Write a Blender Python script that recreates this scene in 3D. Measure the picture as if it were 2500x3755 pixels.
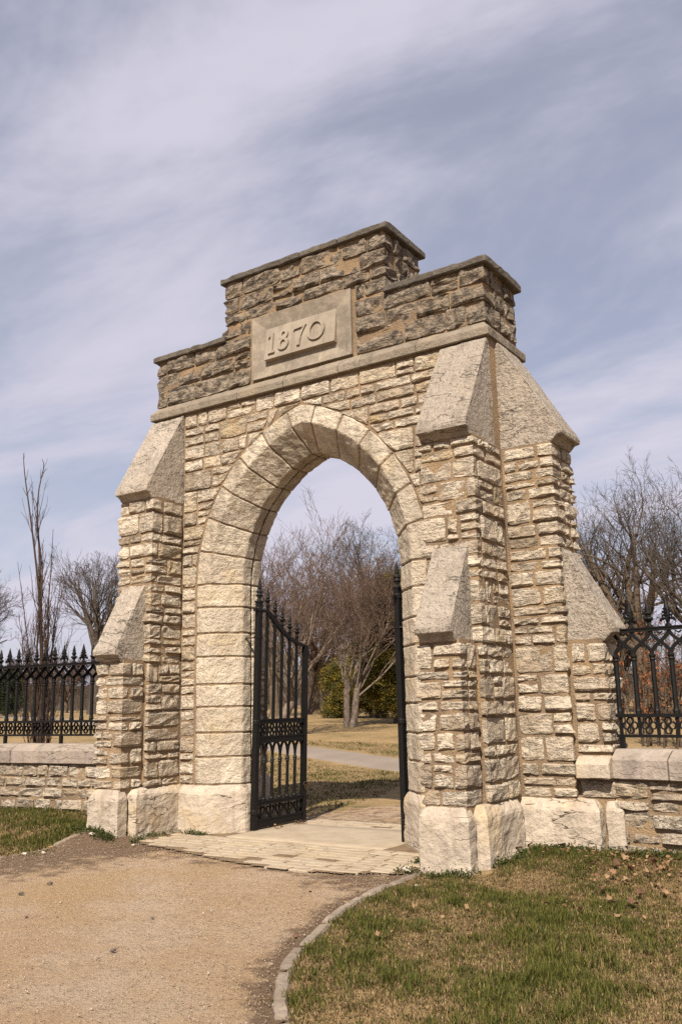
import bpy, bmesh, math, random
import numpy as np
from mathutils import Vector, Matrix, noise as mnoise

for o in list(bpy.data.objects):
    bpy.data.objects.remove(o)
scene = bpy.context.scene
C = scene.collection
R = math.radians

# ------------------------------------------------------------------ camera
cam_d = bpy.data.cameras.new('camera')
cam = bpy.data.objects.new('camera', cam_d)
C.objects.link(cam)
CAM = Vector((6.567, -9.112, 1.6))
yaw, pitch, roll = 0.5867, 0.2104, -0.0213
fwd = Vector((-math.sin(yaw) * math.cos(pitch), math.cos(yaw) * math.cos(pitch), math.sin(pitch)))
rt = fwd.cross(Vector((0, 0, 1))).normalized()
up = rt.cross(fwd)
r2 = math.cos(roll) * rt + math.sin(roll) * up
u2 = -math.sin(roll) * rt + math.cos(roll) * up
m = Matrix((r2, u2, -fwd)).transposed().to_4x4()
m.translation = CAM
cam.matrix_world = m
cam_d.sensor_fit = 'VERTICAL'
cam_d.sensor_height = 36.0
cam_d.sensor_width = 24.0
cam_d.lens = 36.0 * 3278.75 / 3755.0
cam_d.clip_start = 0.1
cam_d.clip_end = 3000
scene.camera = cam

# ------------------------------------------------------------------ light
SUN_AZ, SUN_EL = R(21), R(46)          # azimuth measured from -Y towards +X
S = Vector((math.sin(SUN_AZ) * math.cos(SUN_EL), -math.cos(SUN_AZ) * math.cos(SUN_EL), math.sin(SUN_EL)))
sun_d = bpy.data.lights.new('sun', 'SUN')
sun_d.energy = 5.0
sun_d.angle = R(0.6)
sun_d.color = (1.0, 0.895, 0.755)
sun = bpy.data.objects.new('sun', sun_d)
C.objects.link(sun)
sun.rotation_euler = S.to_track_quat('Z', 'Y').to_euler()
sun.location = (0, -20, 30)

world = bpy.data.worlds.new('World')
scene.world = world
world.use_nodes = True
wn = world.node_tree
wn.nodes.clear()
def wnode(t, **k):
    n = wn.nodes.new(t)
    for a, b in k.items():
        setattr(n, a, b)
    return n
sky = wnode('ShaderNodeTexSky', sky_type='NISHITA', sun_disc=False)
sky.sun_elevation = SUN_EL
sky.sun_rotation = math.pi - SUN_AZ
sky.air_density = 1.0
sky.dust_density = 1.5
sky.ozone_density = 1.5
bg1 = wnode('ShaderNodeBackground'); bg1.inputs[1].default_value = 0.062
wn.links.new(sky.outputs[0], bg1.inputs[0])
bg2 = wnode('ShaderNodeBackground'); bg2.inputs[0].default_value = (0.60, 0.58, 0.68, 1); bg2.inputs[1].default_value = 0.66
tc = wnode('ShaderNodeTexCoord')
sep = wnode('ShaderNodeSeparateXYZ'); wn.links.new(tc.outputs['Generated'], sep.inputs[0])
zz = wnode('ShaderNodeMath', operation='ADD'); wn.links.new(sep.outputs[2], zz.inputs[0]); zz.inputs[1].default_value = 0.22
zm = wnode('ShaderNodeMath', operation='MAXIMUM'); wn.links.new(zz.outputs[0], zm.inputs[0]); zm.inputs[1].default_value = 0.08
dx = wnode('ShaderNodeMath', operation='DIVIDE'); wn.links.new(sep.outputs[0], dx.inputs[0]); wn.links.new(zm.outputs[0], dx.inputs[1])
dy = wnode('ShaderNodeMath', operation='DIVIDE'); wn.links.new(sep.outputs[1], dy.inputs[0]); wn.links.new(zm.outputs[0], dy.inputs[1])
cmb = wnode('ShaderNodeCombineXYZ'); wn.links.new(dx.outputs[0], cmb.inputs[0]); wn.links.new(dy.outputs[0], cmb.inputs[1])
mp = wnode('ShaderNodeMapping'); wn.links.new(cmb.outputs[0], mp.inputs[0])
mp.inputs['Rotation'].default_value = (0, 0, R(-42)); mp.inputs['Scale'].default_value = (0.9, 1.75, 1); mp.inputs['Location'].default_value = (3.6, 1.2, 0)
nz = wnode('ShaderNodeTexNoise'); wn.links.new(mp.outputs[0], nz.inputs['Vector'])
nz.inputs['Scale'].default_value = 1.15; nz.inputs['Detail'].default_value = 6; nz.inputs['Roughness'].default_value = 0.60; nz.inputs['Distortion'].default_value = 0.35
ramp = wnode('ShaderNodeMapRange', interpolation_type='SMOOTHSTEP'); wn.links.new(nz.outputs[0], ramp.inputs[0])
ramp.inputs[1].default_value = 0.34; ramp.inputs[2].default_value = 0.66; ramp.inputs[3].default_value = 0.40; ramp.inputs[4].default_value = 0.95
hz = wnode('ShaderNodeMapRange', interpolation_type='SMOOTHSTEP'); wn.links.new(sep.outputs[2], hz.inputs[0])   # thin cloud looks denser towards the horizon
hz.inputs[1].default_value = 0.0; hz.inputs[2].default_value = 0.45; hz.inputs[3].default_value = 0.22; hz.inputs[4].default_value = 0.0
ca = wnode('ShaderNodeMath', operation='ADD', use_clamp=True); wn.links.new(ramp.outputs[0], ca.inputs[0]); wn.links.new(hz.outputs[0], ca.inputs[1])
mixs = wnode('ShaderNodeMixShader'); wn.links.new(ca.outputs[0], mixs.inputs[0])
wn.links.new(bg1.outputs[0], mixs.inputs[1]); wn.links.new(bg2.outputs[0], mixs.inputs[2])
wout = wnode('ShaderNodeOutputWorld'); wn.links.new(mixs.outputs[0], wout.inputs[0])

vs = scene.view_settings
vs.view_transform = 'Standard'
vs.look = 'None'
vs.gamma = 1.0
vs.use_curve_mapping = False
vs.exposure = 0.78
scene.render.engine = 'CYCLES'
scene.cycles.max_bounces = 6
scene.cycles.use_denoising = False
scene.cycles.denoiser = 'OPENIMAGEDENOISE'

# ------------------------------------------------------------------ helpers
rng = random.Random(1870)
nrng = np.random.default_rng(1870)

def link(o, parent=None):
    C.objects.link(o)
    if parent is not None:
        o.parent = parent
    return o

def empty(name, loc=(0, 0, 0), parent=None):
    o = bpy.data.objects.new(name, None)
    o.location = loc
    o.empty_display_size = 0.2
    return link(o, parent)

def tag(o, label=None, cat=None, group=None, kind=None):
    if label: o['label'] = label
    if cat: o['category'] = cat
    if group: o['group'] = group
    if kind: o['kind'] = kind
    return o

def pydata(name, v, f, mat, parent=None, smooth=False, tint=None):
    me = bpy.data.meshes.new(name)
    me.from_pydata([tuple(p) for p in v], [], f)
    if mat: me.materials.append(mat)
    if smooth:
        me.polygons.foreach_set('use_smooth', [True] * len(me.polygons))
    if tint is not None:
        set_tint(me, tint)
    me.update()
    return link(bpy.data.objects.new(name, me), parent)

def set_tint(me, tint):
    a = me.color_attributes.new('tint', 'FLOAT_COLOR', 'POINT')
    n = len(me.vertices)
    t = np.asarray(tint, dtype=np.float32)
    if t.ndim == 1:
        t = np.tile(t, (n, 1))
    if t.shape[1] == 3:
        t = np.concatenate([t, np.ones((len(t), 1), np.float32)], 1)
    a.data.foreach_set('color', t.ravel().astype(np.float32))

def np_mesh(name, v, faces, mat, parent=None, smooth=False, tint=None):
    """v (N,3), faces (M,k) with k 3 or 4"""
    me = bpy.data.meshes.new(name)
    v = np.asarray(v, np.float32); faces = np.asarray(faces, np.int32)
    k = faces.shape[1]
    me.vertices.add(len(v)); me.vertices.foreach_set('co', v.ravel())
    me.loops.add(faces.size); me.loops.foreach_set('vertex_index', faces.ravel())
    me.polygons.add(len(faces))
    me.polygons.foreach_set('loop_start', np.arange(0, faces.size, k, dtype=np.int32))
    if smooth:
        me.polygons.foreach_set('use_smooth', np.ones(len(faces), bool))
    me.update(calc_edges=True)
    if mat: me.materials.append(mat)
    if tint is not None: set_tint(me, tint)
    return link(bpy.data.objects.new(name, me), parent)

def bm_obj(name, bm, mat, parent=None, smooth=False, tint=None):
    me = bpy.data.meshes.new(name)
    bmesh.ops.recalc_face_normals(bm, faces=bm.faces[:])
    bm.to_mesh(me); bm.free()
    if mat: me.materials.append(mat)
    if smooth:
        me.polygons.foreach_set('use_smooth', [True] * len(me.polygons))
    if tint is not None: set_tint(me, tint)
    return link(bpy.data.objects.new(name, me), parent)

def box_bm(bm, x0, x1, y0, y1, z0, z1):
    vs_ = [bm.verts.new(p) for p in ((x0, y0, z0), (x1, y0, z0), (x1, y1, z0), (x0, y1, z0), (x0, y0, z1), (x1, y0, z1), (x1, y1, z1), (x0, y1, z1))]
    for f in ((0, 3, 2, 1), (4, 5, 6, 7), (0, 1, 5, 4), (1, 2, 6, 5), (2, 3, 7, 6), (3, 0, 4, 7)):
        bm.faces.new([vs_[i] for i in f])

def prism(bm, poly, axis, a, b):
    """poly: 2-D points, extruded along axis from a to b. axis 'x': poly=(y,z); 'y': poly=(x,z); 'z': poly=(x,y)"""
    def P(p, t):
        return (t, p[0], p[1]) if axis == 'x' else ((p[0], t, p[1]) if axis == 'y' else (p[0], p[1], t))
    v0 = [bm.verts.new(P(p, a)) for p in poly]
    v1 = [bm.verts.new(P(p, b)) for p in poly]
    n = len(poly)
    bm.faces.new(v0); bm.faces.new(v1[::-1])
    for i in range(n):
        bm.faces.new((v0[i], v0[(i + 1) % n], v1[(i + 1) % n], v1[i]))

def dress(bm, bev=0.012, maxlen=0.16, amp=0.006, freq=7.0, seed=0.0, chip=0.0):
    """bevel, subdivide and roughen a dressed stone"""
    bmesh.ops.recalc_face_normals(bm, faces=bm.faces[:])
    if bev:
        bmesh.ops.bevel(bm, geom=bm.edges[:], offset=bev, segments=1, profile=0.5, affect='EDGES', clamp_overlap=True)
    for _ in range(4):
        es = [e for e in bm.edges if e.calc_length() > maxlen]
        if not es: break
        bmesh.ops.subdivide_edges(bm, edges=es, cuts=1, use_grid_fill=True)
    bm.normal_update()
    sd = Vector((seed, seed * 1.7, -seed))
    for v in bm.verts:
        n = mnoise.noise(v.co * freq + sd) * amp + mnoise.noise(v.co * freq * 2.7 - sd) * amp * 0.5
        if chip:
            c = mnoise.noise(v.co * 3.1 + sd * 2)
            if c > 0.25: n -= chip * (c - 0.25) * 2
        v.co += v.normal * n

# ------------------------------------------------------------------ materials
class NT:
    def __init__(s, name):
        s.m = bpy.data.materials.new(name); s.m.use_nodes = True
        s.t = s.m.node_tree; s.t.nodes.clear()
        s.out = s.n('ShaderNodeOutputMaterial')
        s.b = s.n('ShaderNodeBsdfPrincipled')
        s.l(s.b.outputs[0], s.out.inputs[0])
        s.b.inputs['Specular IOR Level'].default_value = 0.25
    def n(s, t, **k):
        x = s.t.nodes.new(t)
        for a, b in k.items(): setattr(x, a, b)
        return x
    def l(s, a, b): s.t.links.new(a, b)
    def pos(s, scale=(1, 1, 1), loc=(0, 0, 0)):
        g = s.n('ShaderNodeNewGeometry'); mp_ = s.n('ShaderNodeMapping')
        mp_.inputs['Scale'].default_value = scale; mp_.inputs['Location'].default_value = loc
        s.l(g.outputs['Position'], mp_.inputs[0]); return mp_.outputs[0]
    def noise(s, vec, scale=1, detail=5, rough=0.55, dist=0.0):
        x = s.n('ShaderNodeTexNoise'); s.l(vec, x.inputs['Vector'])
        x.inputs['Scale'].default_value = scale; x.inputs['Detail'].default_value = detail
        x.inputs['Roughness'].default_value = rough; x.inputs['Distortion'].default_value = dist
        return x.outputs[0]
    def rng(s, v, a, b, c=0.0, d=1.0, smooth=True):
        x = s.n('ShaderNodeMapRange')
        if smooth: x.interpolation_type = 'SMOOTHSTEP'
        s.l(v, x.inputs[0])
        for i, q in zip((1, 2, 3, 4), (a, b, c, d)): x.inputs[i].default_value = q
        return x.outputs[0]
    def math(s, op, a, b=None):
        x = s.n('ShaderNodeMath', operation=op)
        for i, q in enumerate((a, b)):
            if q is None: continue
            if isinstance(q, (int, float)): x.inputs[i].default_value = q
            else: s.l(q, x.inputs[i])
        return x.outputs[0]
    def mix(s, f, a, b, mode='MIX'):
        x = s.n('ShaderNodeMix', data_type='RGBA', blend_type=mode)
        for sock, q in ((x.inputs[0], f), (x.inputs[6], a), (x.inputs[7], b)):
            if isinstance(q, (int, float)): sock.default_value = q
            elif isinstance(q, tuple): sock.default_value = (*q, 1) if len(q) == 3 else q
            else: s.l(q, sock)
        return x.outputs[2]
    def attr(s, name='tint'):
        x = s.n('ShaderNodeAttribute', attribute_name=name); sp = s.n('ShaderNodeSeparateColor')
        s.l(x.outputs['Color'], sp.inputs[0]); return sp.outputs, x.outputs['Color']
    def bump(s, h, strength=0.5, dist=0.02, prev=None):
        x = s.n('ShaderNodeBump'); x.inputs['Strength'].default_value = strength; x.inputs['Distance'].default_value = dist
        s.l(h, x.inputs['Height'])
        if prev is not None: s.l(prev, x.inputs['Normal'])
        return x.outputs[0]
    K = 0.72
    def fin(s, col, rough=0.9, normal=None):
        col = tuple(c * s.K for c in col) if isinstance(col, tuple) else s.mix(1.0, col, (s.K, s.K, s.K), 'MULTIPLY')
        if isinstance(col, tuple): s.b.inputs['Base Color'].default_value = (*col, 1)
        else: s.l(col, s.b.inputs['Base Color'])
        if isinstance(rough, (int, float)): s.b.inputs['Roughness'].default_value = rough
        else: s.l(rough, s.b.inputs['Roughness'])
        if normal is not None: s.l(normal, s.b.inputs['Normal'])
        return s.m

def mat_rubble():
    t = NT('rubble_limestone')
    (a, w, c), _ = t.attr()
    p = t.pos()
    n1 = t.noise(p, 4.5, 6, 0.6)
    n2 = t.noise(p, 30, 5, 0.68)
    n4 = t.noise(p, 12, 5, 0.62, 0.3)
    n3 = t.noise(t.pos((3.5, 3.5, 15)), 1.0, 6, 0.62, 1.2)      # bedding layers
    base = t.mix(a, (0.78, 0.675, 0.53), (0.47, 0.37, 0.265))
    base = t.mix(t.math('MULTIPLY', c, 0.8), base, (0.50, 0.365, 0.185))
    base = t.mix(t.rng(n1, 0.40, 0.72, 0, 0.8), base, (0.75, 0.67, 0.55))
    base = t.mix(t.rng(n4, 0.50, 0.72, 0, 0.5), base, (0.36, 0.28, 0.20))
    base = t.mix(t.rng(n2, 0.55, 0.76, 0, 0.42), base, (0.27, 0.205, 0.145))
    # weathered crust on the stones that carry it
    base = t.mix(t.math('MULTIPLY', w, 0.80), base, (0.27, 0.215, 0.16))
    wn_ = t.math('MULTIPLY', t.rng(t.noise(t.pos((1, 1, 1.6)), 8, 8, 0.72), 0.43, 0.60), w)
    base = t.mix(wn_, base, (0.095, 0.079, 0.063))
    streak = t.rng(t.noise(t.pos((5, 5, 0.7), (1, 4, 2)), 1.0, 5, 0.6), 0.52, 0.68, 0, 0.38)
    base = t.mix(streak, base, (0.27, 0.215, 0.16))
    cr = t.rng(t.math('ABSOLUTE', t.math('SUBTRACT', n3, 0.5)), 0.0, 0.016, 1, 0)
    cr = t.math('MULTIPLY', cr, t.rng(n1, 0.42, 0.56))
    base = t.mix(t.math('MULTIPLY', cr, 0.6), base, (0.13, 0.095, 0.07))
    h = t.math('ADD', t.math('MULTIPLY', n3, 0.55), t.math('ADD', t.math('MULTIPLY', n2, 0.28), t.math('MULTIPLY', n4, 1.05)))
    h = t.math('SUBTRACT', h, t.math('MULTIPLY', cr, 0.25))
    return t.fin(base, 0.92, t.bump(h, 1.0, 0.07))

def mat_dressed(name, c0=(0.56, 0.485, 0.385), c1=(0.42, 0.36, 0.285), stain=(0.22, 0.185, 0.15), yel=0.25, peck=0.8, crack=0.7, pd=0.02, dark=0.55, pit=0.3):
    t = NT(name)
    (a, w, c), _ = t.attr()
    p = t.pos()
    n1 = t.noise(p, 2.6, 6, 0.62)
    n2 = t.noise(p, 38, 5, 0.7)
    n3 = t.noise(p, 9, 6, 0.65, 0.4)
    base = t.mix(t.rng(n1, 0.35, 0.68), c0, c1)
    base = t.mix(t.math('MULTIPLY', a, 0.85), base, c1)
    streak = t.rng(t.noise(t.pos((6, 6, 0.8), (1, 4, 2)), 1.0, 5, 0.62), 0.50, 0.68, 0, 0.5)
    base = t.mix(streak, base, stain)
    base = t.mix(t.math('MULTIPLY', t.rng(t.noise(t.pos((1, 1, 1), (5, 3, 1)), 2.1, 4, 0.5), 0.5, 0.72), yel), base, (0.62, 0.46, 0.24))
    base = t.mix(t.rng(n3, 0.55, 0.8, 0, dark), base, stain)
    base = t.mix(t.math('MULTIPLY', t.rng(t.noise(p, 6, 7, 0.68), 0.35, 0.62), w), base, (0.085, 0.074, 0.062))
    pits = t.rng(n2, 0.56, 0.72, 0, 1)
    base = t.mix(t.math('MULTIPLY', pits, pit), base, (0.24, 0.19, 0.145))
    k = t.noise(t.pos((1.1, 1.1, 4.6), (2, 7, 4)), 1.0, 4, 0.55, 0.15)
    cr = t.rng(t.math('ABSOLUTE', t.math('SUBTRACT', k, 0.5)), 0.0, 0.011, crack, 0)
    cr = t.math('MULTIPLY', cr, t.rng(t.noise(t.pos((1, 1, 1), (9, 2, 6)), 1.7, 3, 0.5), 0.47, 0.54))
    base = t.mix(cr, base, (0.10, 0.075, 0.055))
    h = t.math('ADD', t.math('MULTIPLY', n2, 0.45), t.math('ADD', t.math('MULTIPLY', t.noise(p, 90, 3, 0.6), 0.12), t.math('MULTIPLY', t.noise(p, 14, 5, 0.62), 1.3)))
    h = t.math('SUBTRACT', h, t.math('MULTIPLY', cr, 0.6))
    return t.fin(base, 0.9, t.bump(t.math('SUBTRACT', h, t.math('MULTIPLY', pits, pit)), peck, pd * 1.8))

def mat_simple(name, c0, c1, scale=6, rough=0.9, bs=0.4, bd=0.01, bscale=40, c2=None, detail=6):
    t = NT(name)
    p = t.pos()
    col = t.mix(t.rng(t.noise(p, scale, detail, 0.62), 0.32, 0.68), c0, c1)
    if c2: col = t.mix(t.rng(t.noise(p, scale * 4.3, 5, 0.65), 0.56, 0.74, 0, 0.7), col, c2)
    return t.fin(col, rough, t.bump(t.noise(p, bscale, 5, 0.65), bs, bd))

M = {}
M['rubble'] = mat_rubble()
M['mortar'] = mat_simple('mortar', (0.39, 0.27, 0.155), (0.215, 0.155, 0.105), 1.6, 0.95, 0.8, 0.03, 45, (0.33, 0.235, 0.14))
M['arch'] = mat_dressed('arch_limestone', (0.82, 0.72, 0.57), (0.60, 0.51, 0.395), (0.32, 0.26, 0.20), yel=0.4, peck=0.9, crack=0.35, pd=0.030, pit=0.22)
M['cap'] = mat_dressed('cap_limestone', (0.62, 0.54, 0.445), (0.46, 0.395, 0.325), (0.24, 0.20, 0.165), yel=0.12, peck=1.0, crack=0.6, pd=0.03, dark=0.6, pit=0.38)
M['plinth'] = mat_dressed('plinth_limestone', (0.67, 0.575, 0.46), (0.50, 0.42, 0.335), (0.30, 0.24, 0.185), yel=0.5, peck=0.7, crack=0.95, pd=0.016)
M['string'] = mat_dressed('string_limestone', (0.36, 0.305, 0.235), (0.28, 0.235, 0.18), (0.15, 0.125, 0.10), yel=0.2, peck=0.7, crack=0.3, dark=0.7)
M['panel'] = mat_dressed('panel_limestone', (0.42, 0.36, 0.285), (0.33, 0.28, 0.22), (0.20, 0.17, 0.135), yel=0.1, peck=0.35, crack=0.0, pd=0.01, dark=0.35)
M['coping'] = mat_dressed('roof_coping', (0.185, 0.16, 0.13), (0.13, 0.112, 0.092), (0.075, 0.066, 0.056), yel=0.05, peck=0.7, crack=0.2, dark=0.8)
M['wall_coping'] = mat_dressed('wall_coping_limestone', (0.47, 0.40, 0.335), (0.36, 0.30, 0.255), (0.17, 0.145, 0.125), yel=0.1, peck=0.6, crack=0.6, pd=0.018, dark=0.7)
M['iron'] = mat_simple('black_iron_paint', (0.0035, 0.0035, 0.004), (0.008, 0.007, 0.006), 20, 0.55, 0.5, 0.004, 90, (0.02, 0.012, 0.008))
M['rust'] = mat_simple('rusty_iron', (0.09, 0.045, 0.025), (0.04, 0.028, 0.02), 20, 0.7, 0.4, 0.004, 120)
M['slab'] = mat_simple('worn_concrete', (0.47, 0.39, 0.29), (0.39, 0.315, 0.225), 3, 0.92, 0.4, 0.006, 90, (0.30, 0.23, 0.15))
M['bark_pale'] = mat_simple('pale_bark', (0.25, 0.195, 0.15), (0.15, 0.115, 0.088), 9, 0.9, 0.6, 0.02, 30)
M['bark_dark'] = mat_simple('dark_bark', (0.115, 0.09, 0.07), (0.065, 0.052, 0.043), 9, 0.9, 0.6, 0.02, 30)
M['bark_tan'] = mat_simple('tan_bark', (0.17, 0.125, 0.085), (0.105, 0.078, 0.055), 9, 0.9, 0.6, 0.02, 30)
M['twig_red'] = mat_simple('reddish_twig', (0.150, 0.090, 0.070), (0.105, 0.066, 0.054), 2, 0.9, 0.0)
M['twig_pale'] = mat_simple('pale_twig', (0.20, 0.135, 0.10), (0.125, 0.082, 0.064), 1.2, 0.9, 0.0)
M['twig_dark'] = mat_simple('dark_twig', (0.10, 0.078, 0.064), (0.07, 0.056, 0.047), 2, 0.9, 0.0)
M['twig_tan'] = mat_simple('tan_twig', (0.125, 0.088, 0.058), (0.085, 0.062, 0.043), 2, 0.9, 0.0)
M['twig_brown'] = mat_simple('brown_twig', (0.085, 0.05, 0.035), (0.06, 0.038, 0.028), 2, 0.9, 0.0)

def mat_attr(name, rough=0.85, trans=0.0):
    t = NT(name)
    _, col = t.attr()
    col = t.mix(1.0, col, (0.8, 0.8, 0.8), 'MULTIPLY')
    if trans:
        t.b.inputs['Roughness'].default_value = rough
        t.l(col, t.b.inputs['Base Color'])
        tr = t.n('ShaderNodeBsdfTranslucent'); t.l(col, tr.inputs[0])
        mx = t.n('ShaderNodeMixShader'); mx.inputs[0].default_value = trans
        t.l(t.b.outputs[0], mx.inputs[1]); t.l(tr.outputs[0], mx.inputs[2]); t.l(mx.outputs[0], t.out.inputs[0])
        return t.m
    t.K = 1.0
    return t.fin(col, rough)
M['blade'] = mat_attr('grass_blade', 0.8, 0.25)
M['leafy'] = mat_attr('foliage', 0.75, 0.2)
M['pebble'] = mat_attr('pebble', 0.9)

def mat_ground():
    t = NT('lawn_soil')
    p = t.pos()
    big = t.noise(p, 0.35, 6, 0.6)
    fine = t.noise(p, 14, 6, 0.7)
    st = t.noise(t.pos((1, 3, 1)), 3.0, 6, 0.7)
    col = t.mix(t.rng(big, 0.4, 0.62), (0.36, 0.245, 0.115), (0.25, 0.175, 0.078))
    col = t.mix(t.rng(st, 0.46, 0.66, 0, 0.75), col, (0.47, 0.33, 0.17))
    col = t.mix(t.rng(t.noise(p, 1.1, 6, 0.62), 0.54, 0.68, 0, 0.7), col, (0.10, 0.095, 0.028))
    col = t.mix(t.rng(fine, 0.5, 0.75, 0, 0.6), col, (0.12, 0.085, 0.042))
    return t.fin(col, 0.95, t.bump(t.math('ADD', fine, st), 0.9, 0.05))
M['ground'] = mat_ground()

def mat_gravel():
    t = NT('fine_gravel')
    (d, w, c), _ = t.attr()
    p = t.pos()
    f1 = t.noise(p, 120, 4, 0.7)
    f2 = t.noise(p, 42, 5, 0.7)
    b = t.noise(p, 0.9, 5, 0.6)
    col = t.mix(t.rng(b, 0.36, 0.62), (0.68, 0.515, 0.36), (0.61, 0.42, 0.25))
    col = t.mix(t.rng(t.noise(p, 9, 6, 0.7), 0.42, 0.7, 0, 0.5), col, (0.36, 0.25, 0.16))
    col = t.mix(t.rng(t.noise(t.pos((1, 1, 1), (3, 9, 0)), 0.55, 4, 0.5), 0.47, 0.64, 0, 0.8), col, (0.56, 0.37, 0.185))
    col = t.mix(t.rng(f2, 0.49, 0.68, 0, 0.7), col, (0.29, 0.19, 0.115))
    col = t.mix(t.rng(t.noise(t.pos((1, 1, 1), (7, 1, 0)), 70, 4, 0.7), 0.52, 0.68, 0, 0.55), col, (0.64, 0.50, 0.36))
    col = t.mix(t.rng(f1, 0.54, 0.66, 0, 0.6), col, (0.64, 0.50, 0.36))
    col = t.mix(t.rng(f1, 0.34, 0.46, 0.65, 0), col, (0.24, 0.16, 0.10))
    dirt = t.math('MULTIPLY', t.rng(t.math('ADD', d, t.math('MULTIPLY', t.math('SUBTRACT', t.noise(p, 5, 6, 0.65), 0.5), 1.5)), 0.22, 0.62), 0.92)
    dc = t.mix(t.rng(f2, 0.4, 0.65), (0.15, 0.092, 0.054), (0.27, 0.18, 0.115))
    col = t.mix(dirt, col, dc)
    return t.fin(col, 0.95, t.bump(t.math('ADD', f1, t.math('MULTIPLY', f2, 1.4)), 1.0, 0.022))
M['gravel'] = mat_gravel()
M['asphalt'] = mat_simple('pale_asphalt', (0.30, 0.245, 0.20), (0.25, 0.205, 0.165), 0.8, 0.95, 0.4, 0.008, 90, (0.22, 0.18, 0.145))
M['paver'] = mat_dressed('paving_brick_stone', (0.49, 0.41, 0.305), (0.40, 0.325, 0.235), (0.25, 0.19, 0.13), yel=0.3, peck=0.5, crack=0.0, pd=0.008, dark=0.5)
M['kerb'] = mat_dressed('kerb_stone', (0.40, 0.33, 0.26), (0.25, 0.20, 0.155), (0.18, 0.145, 0.11), yel=0.15, peck=0.7, crack=0.4, pd=0.012, dark=0.7)
M['joint_sand'] = mat_simple('joint_sand', (0.24, 0.17, 0.105), (0.16, 0.11, 0.068), 6, 0.95, 0.5, 0.008, 90)
M['hill'] = mat_simple('far_hill', (0.075, 0.058, 0.045), (0.055, 0.045, 0.036), 0.1, 0.95, 0.0)

# ------------------------------------------------------------------ terrain
def sm(t):
    t = np.clip(t, 0, 1); return t * t * (3 - 2 * t)
def gz(x, y):
    x = np.asarray(x, float); y = np.asarray(y, float)
    r = np.hypot(x, y)
    far = np.where(r > 11, 1.4 * (1 - np.exp(-np.maximum(r - 11, 0) / 26.0)), 0) * sm((y + 6) / 10)
    lft = 0.12 * sm((-x - 1.85) / 0.5) * sm((y + 1.9) / 0.75) * (1 - sm((y - 0.6) / 3))
    rgt = 0.11 * sm((x - 2.25) / 0.75) * sm((y + 1.7) / 1.3) * (1 - sm((y - 0.6) / 3))
    return far + lft + rgt
def g1(x, y): return float(gz(x, y))

def graded(lo, hi, fine, n_out, ext):
    core = np.arange(lo, hi + fine * 0.5, fine)
    g = np.geomspace(fine, ext, n_out)
    return np.concatenate([lo - g[::-1], core, hi + g])
xs = graded(-9, 7, 0.2, 34, 900); ys = graded(-7, 6, 0.2, 40, 900)
GX, GY = np.meshgrid(xs, ys)
GZ = gz(GX, GY) - 0.012
nx, ny = len(xs), len(ys)
idx = np.arange(nx * ny).reshape(ny, nx)
fq = np.stack([idx[:-1, :-1], idx[:-1, 1:], idx[1:, 1:], idx[1:, :-1]], -1).reshape(-1, 4)
GROUND_V = np.stack([GX, GY, GZ], -1).reshape(-1, 3)


def in_poly(px, py, poly):
    px = np.asarray(px); py = np.asarray(py)
    inside = np.zeros(px.shape, bool); n = len(poly); j = n - 1
    for i in range(n):
        xi, yi = poly[i]; xj, yj = poly[j]
        c = ((yi > py) != (yj > py)) & (px < (xj - xi) * (py - yi) / (yj - yi + 1e-12) + xi)
        inside ^= c; j = i
    return inside

def resample(pts, step):
    pts = np.asarray(pts, float)
    # Catmull-Rom then even spacing
    P = np.vstack([2 * pts[0] - pts[1], pts, 2 * pts[-1] - pts[-2]])
    out = []
    for i in range(1, len(P) - 2):
        t = np.linspace(0, 1, 24, endpoint=False)[:, None]
        a, b, c, d = P[i - 1], P[i], P[i + 1], P[i + 2]
        out.append(0.5 * ((2 * b) + (-a + c) * t + (2 * a - 5 * b + 4 * c - d) * t ** 2 + (-a + 3 * b - 3 * c + d) * t ** 3))
    out.append(P[-2][None]); q = np.vstack(out)
    s = np.concatenate([[0], np.cumsum(np.hypot(*np.diff(q, axis=0).T))])
    k = max(2, int(s[-1] / step) + 1); ss = np.linspace(0, s[-1], k)
    return np.stack([np.interp(ss, s, q[:, 0]), np.interp(ss, s, q[:, 1])], 1)

KERB_R = resample([(2.13, -1.2), (2.18, -1.95), (2.33, -2.8), (2.62, -3.66), (2.82, -4.16), (3.07, -4.56), (3.5, -5.12), (4.3, -5.9), (5.4, -6.6)], 0.05)
KERB_L = resample([(-2.56, -1.25), (-2.57, -1.6), (-2.5, -2.1), (-2.55, -2.5), (-2.9, -3.3), (-3.7, -4.3), (-5.2, -5.2), (-7.5, -5.8)], 0.05)
gravel_poly = [tuple(p) for p in KERB_R] + [(5.4, -14), (-8, -14)] + [tuple(p) for p in KERB_L[::-1]] + [(-2.0, -0.75), (0, -0.5), (2.0, -0.75)]

hole = in_poly(GROUND_V[:, 0], GROUND_V[:, 1], gravel_poly) | ((np.abs(GROUND_V[:, 0]) < 1.9) & (GROUND_V[:, 1] > -1.6) & (GROUND_V[:, 1] < 1.7))
GROUND_V[hole, 2] -= 0.03
ground = np_mesh('ground', GROUND_V, fq, M['ground'], smooth=True)
tag(ground, 'dry late-winter lawn of straw and green grass around the gateway', 'lawn', kind='structure')

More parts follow.
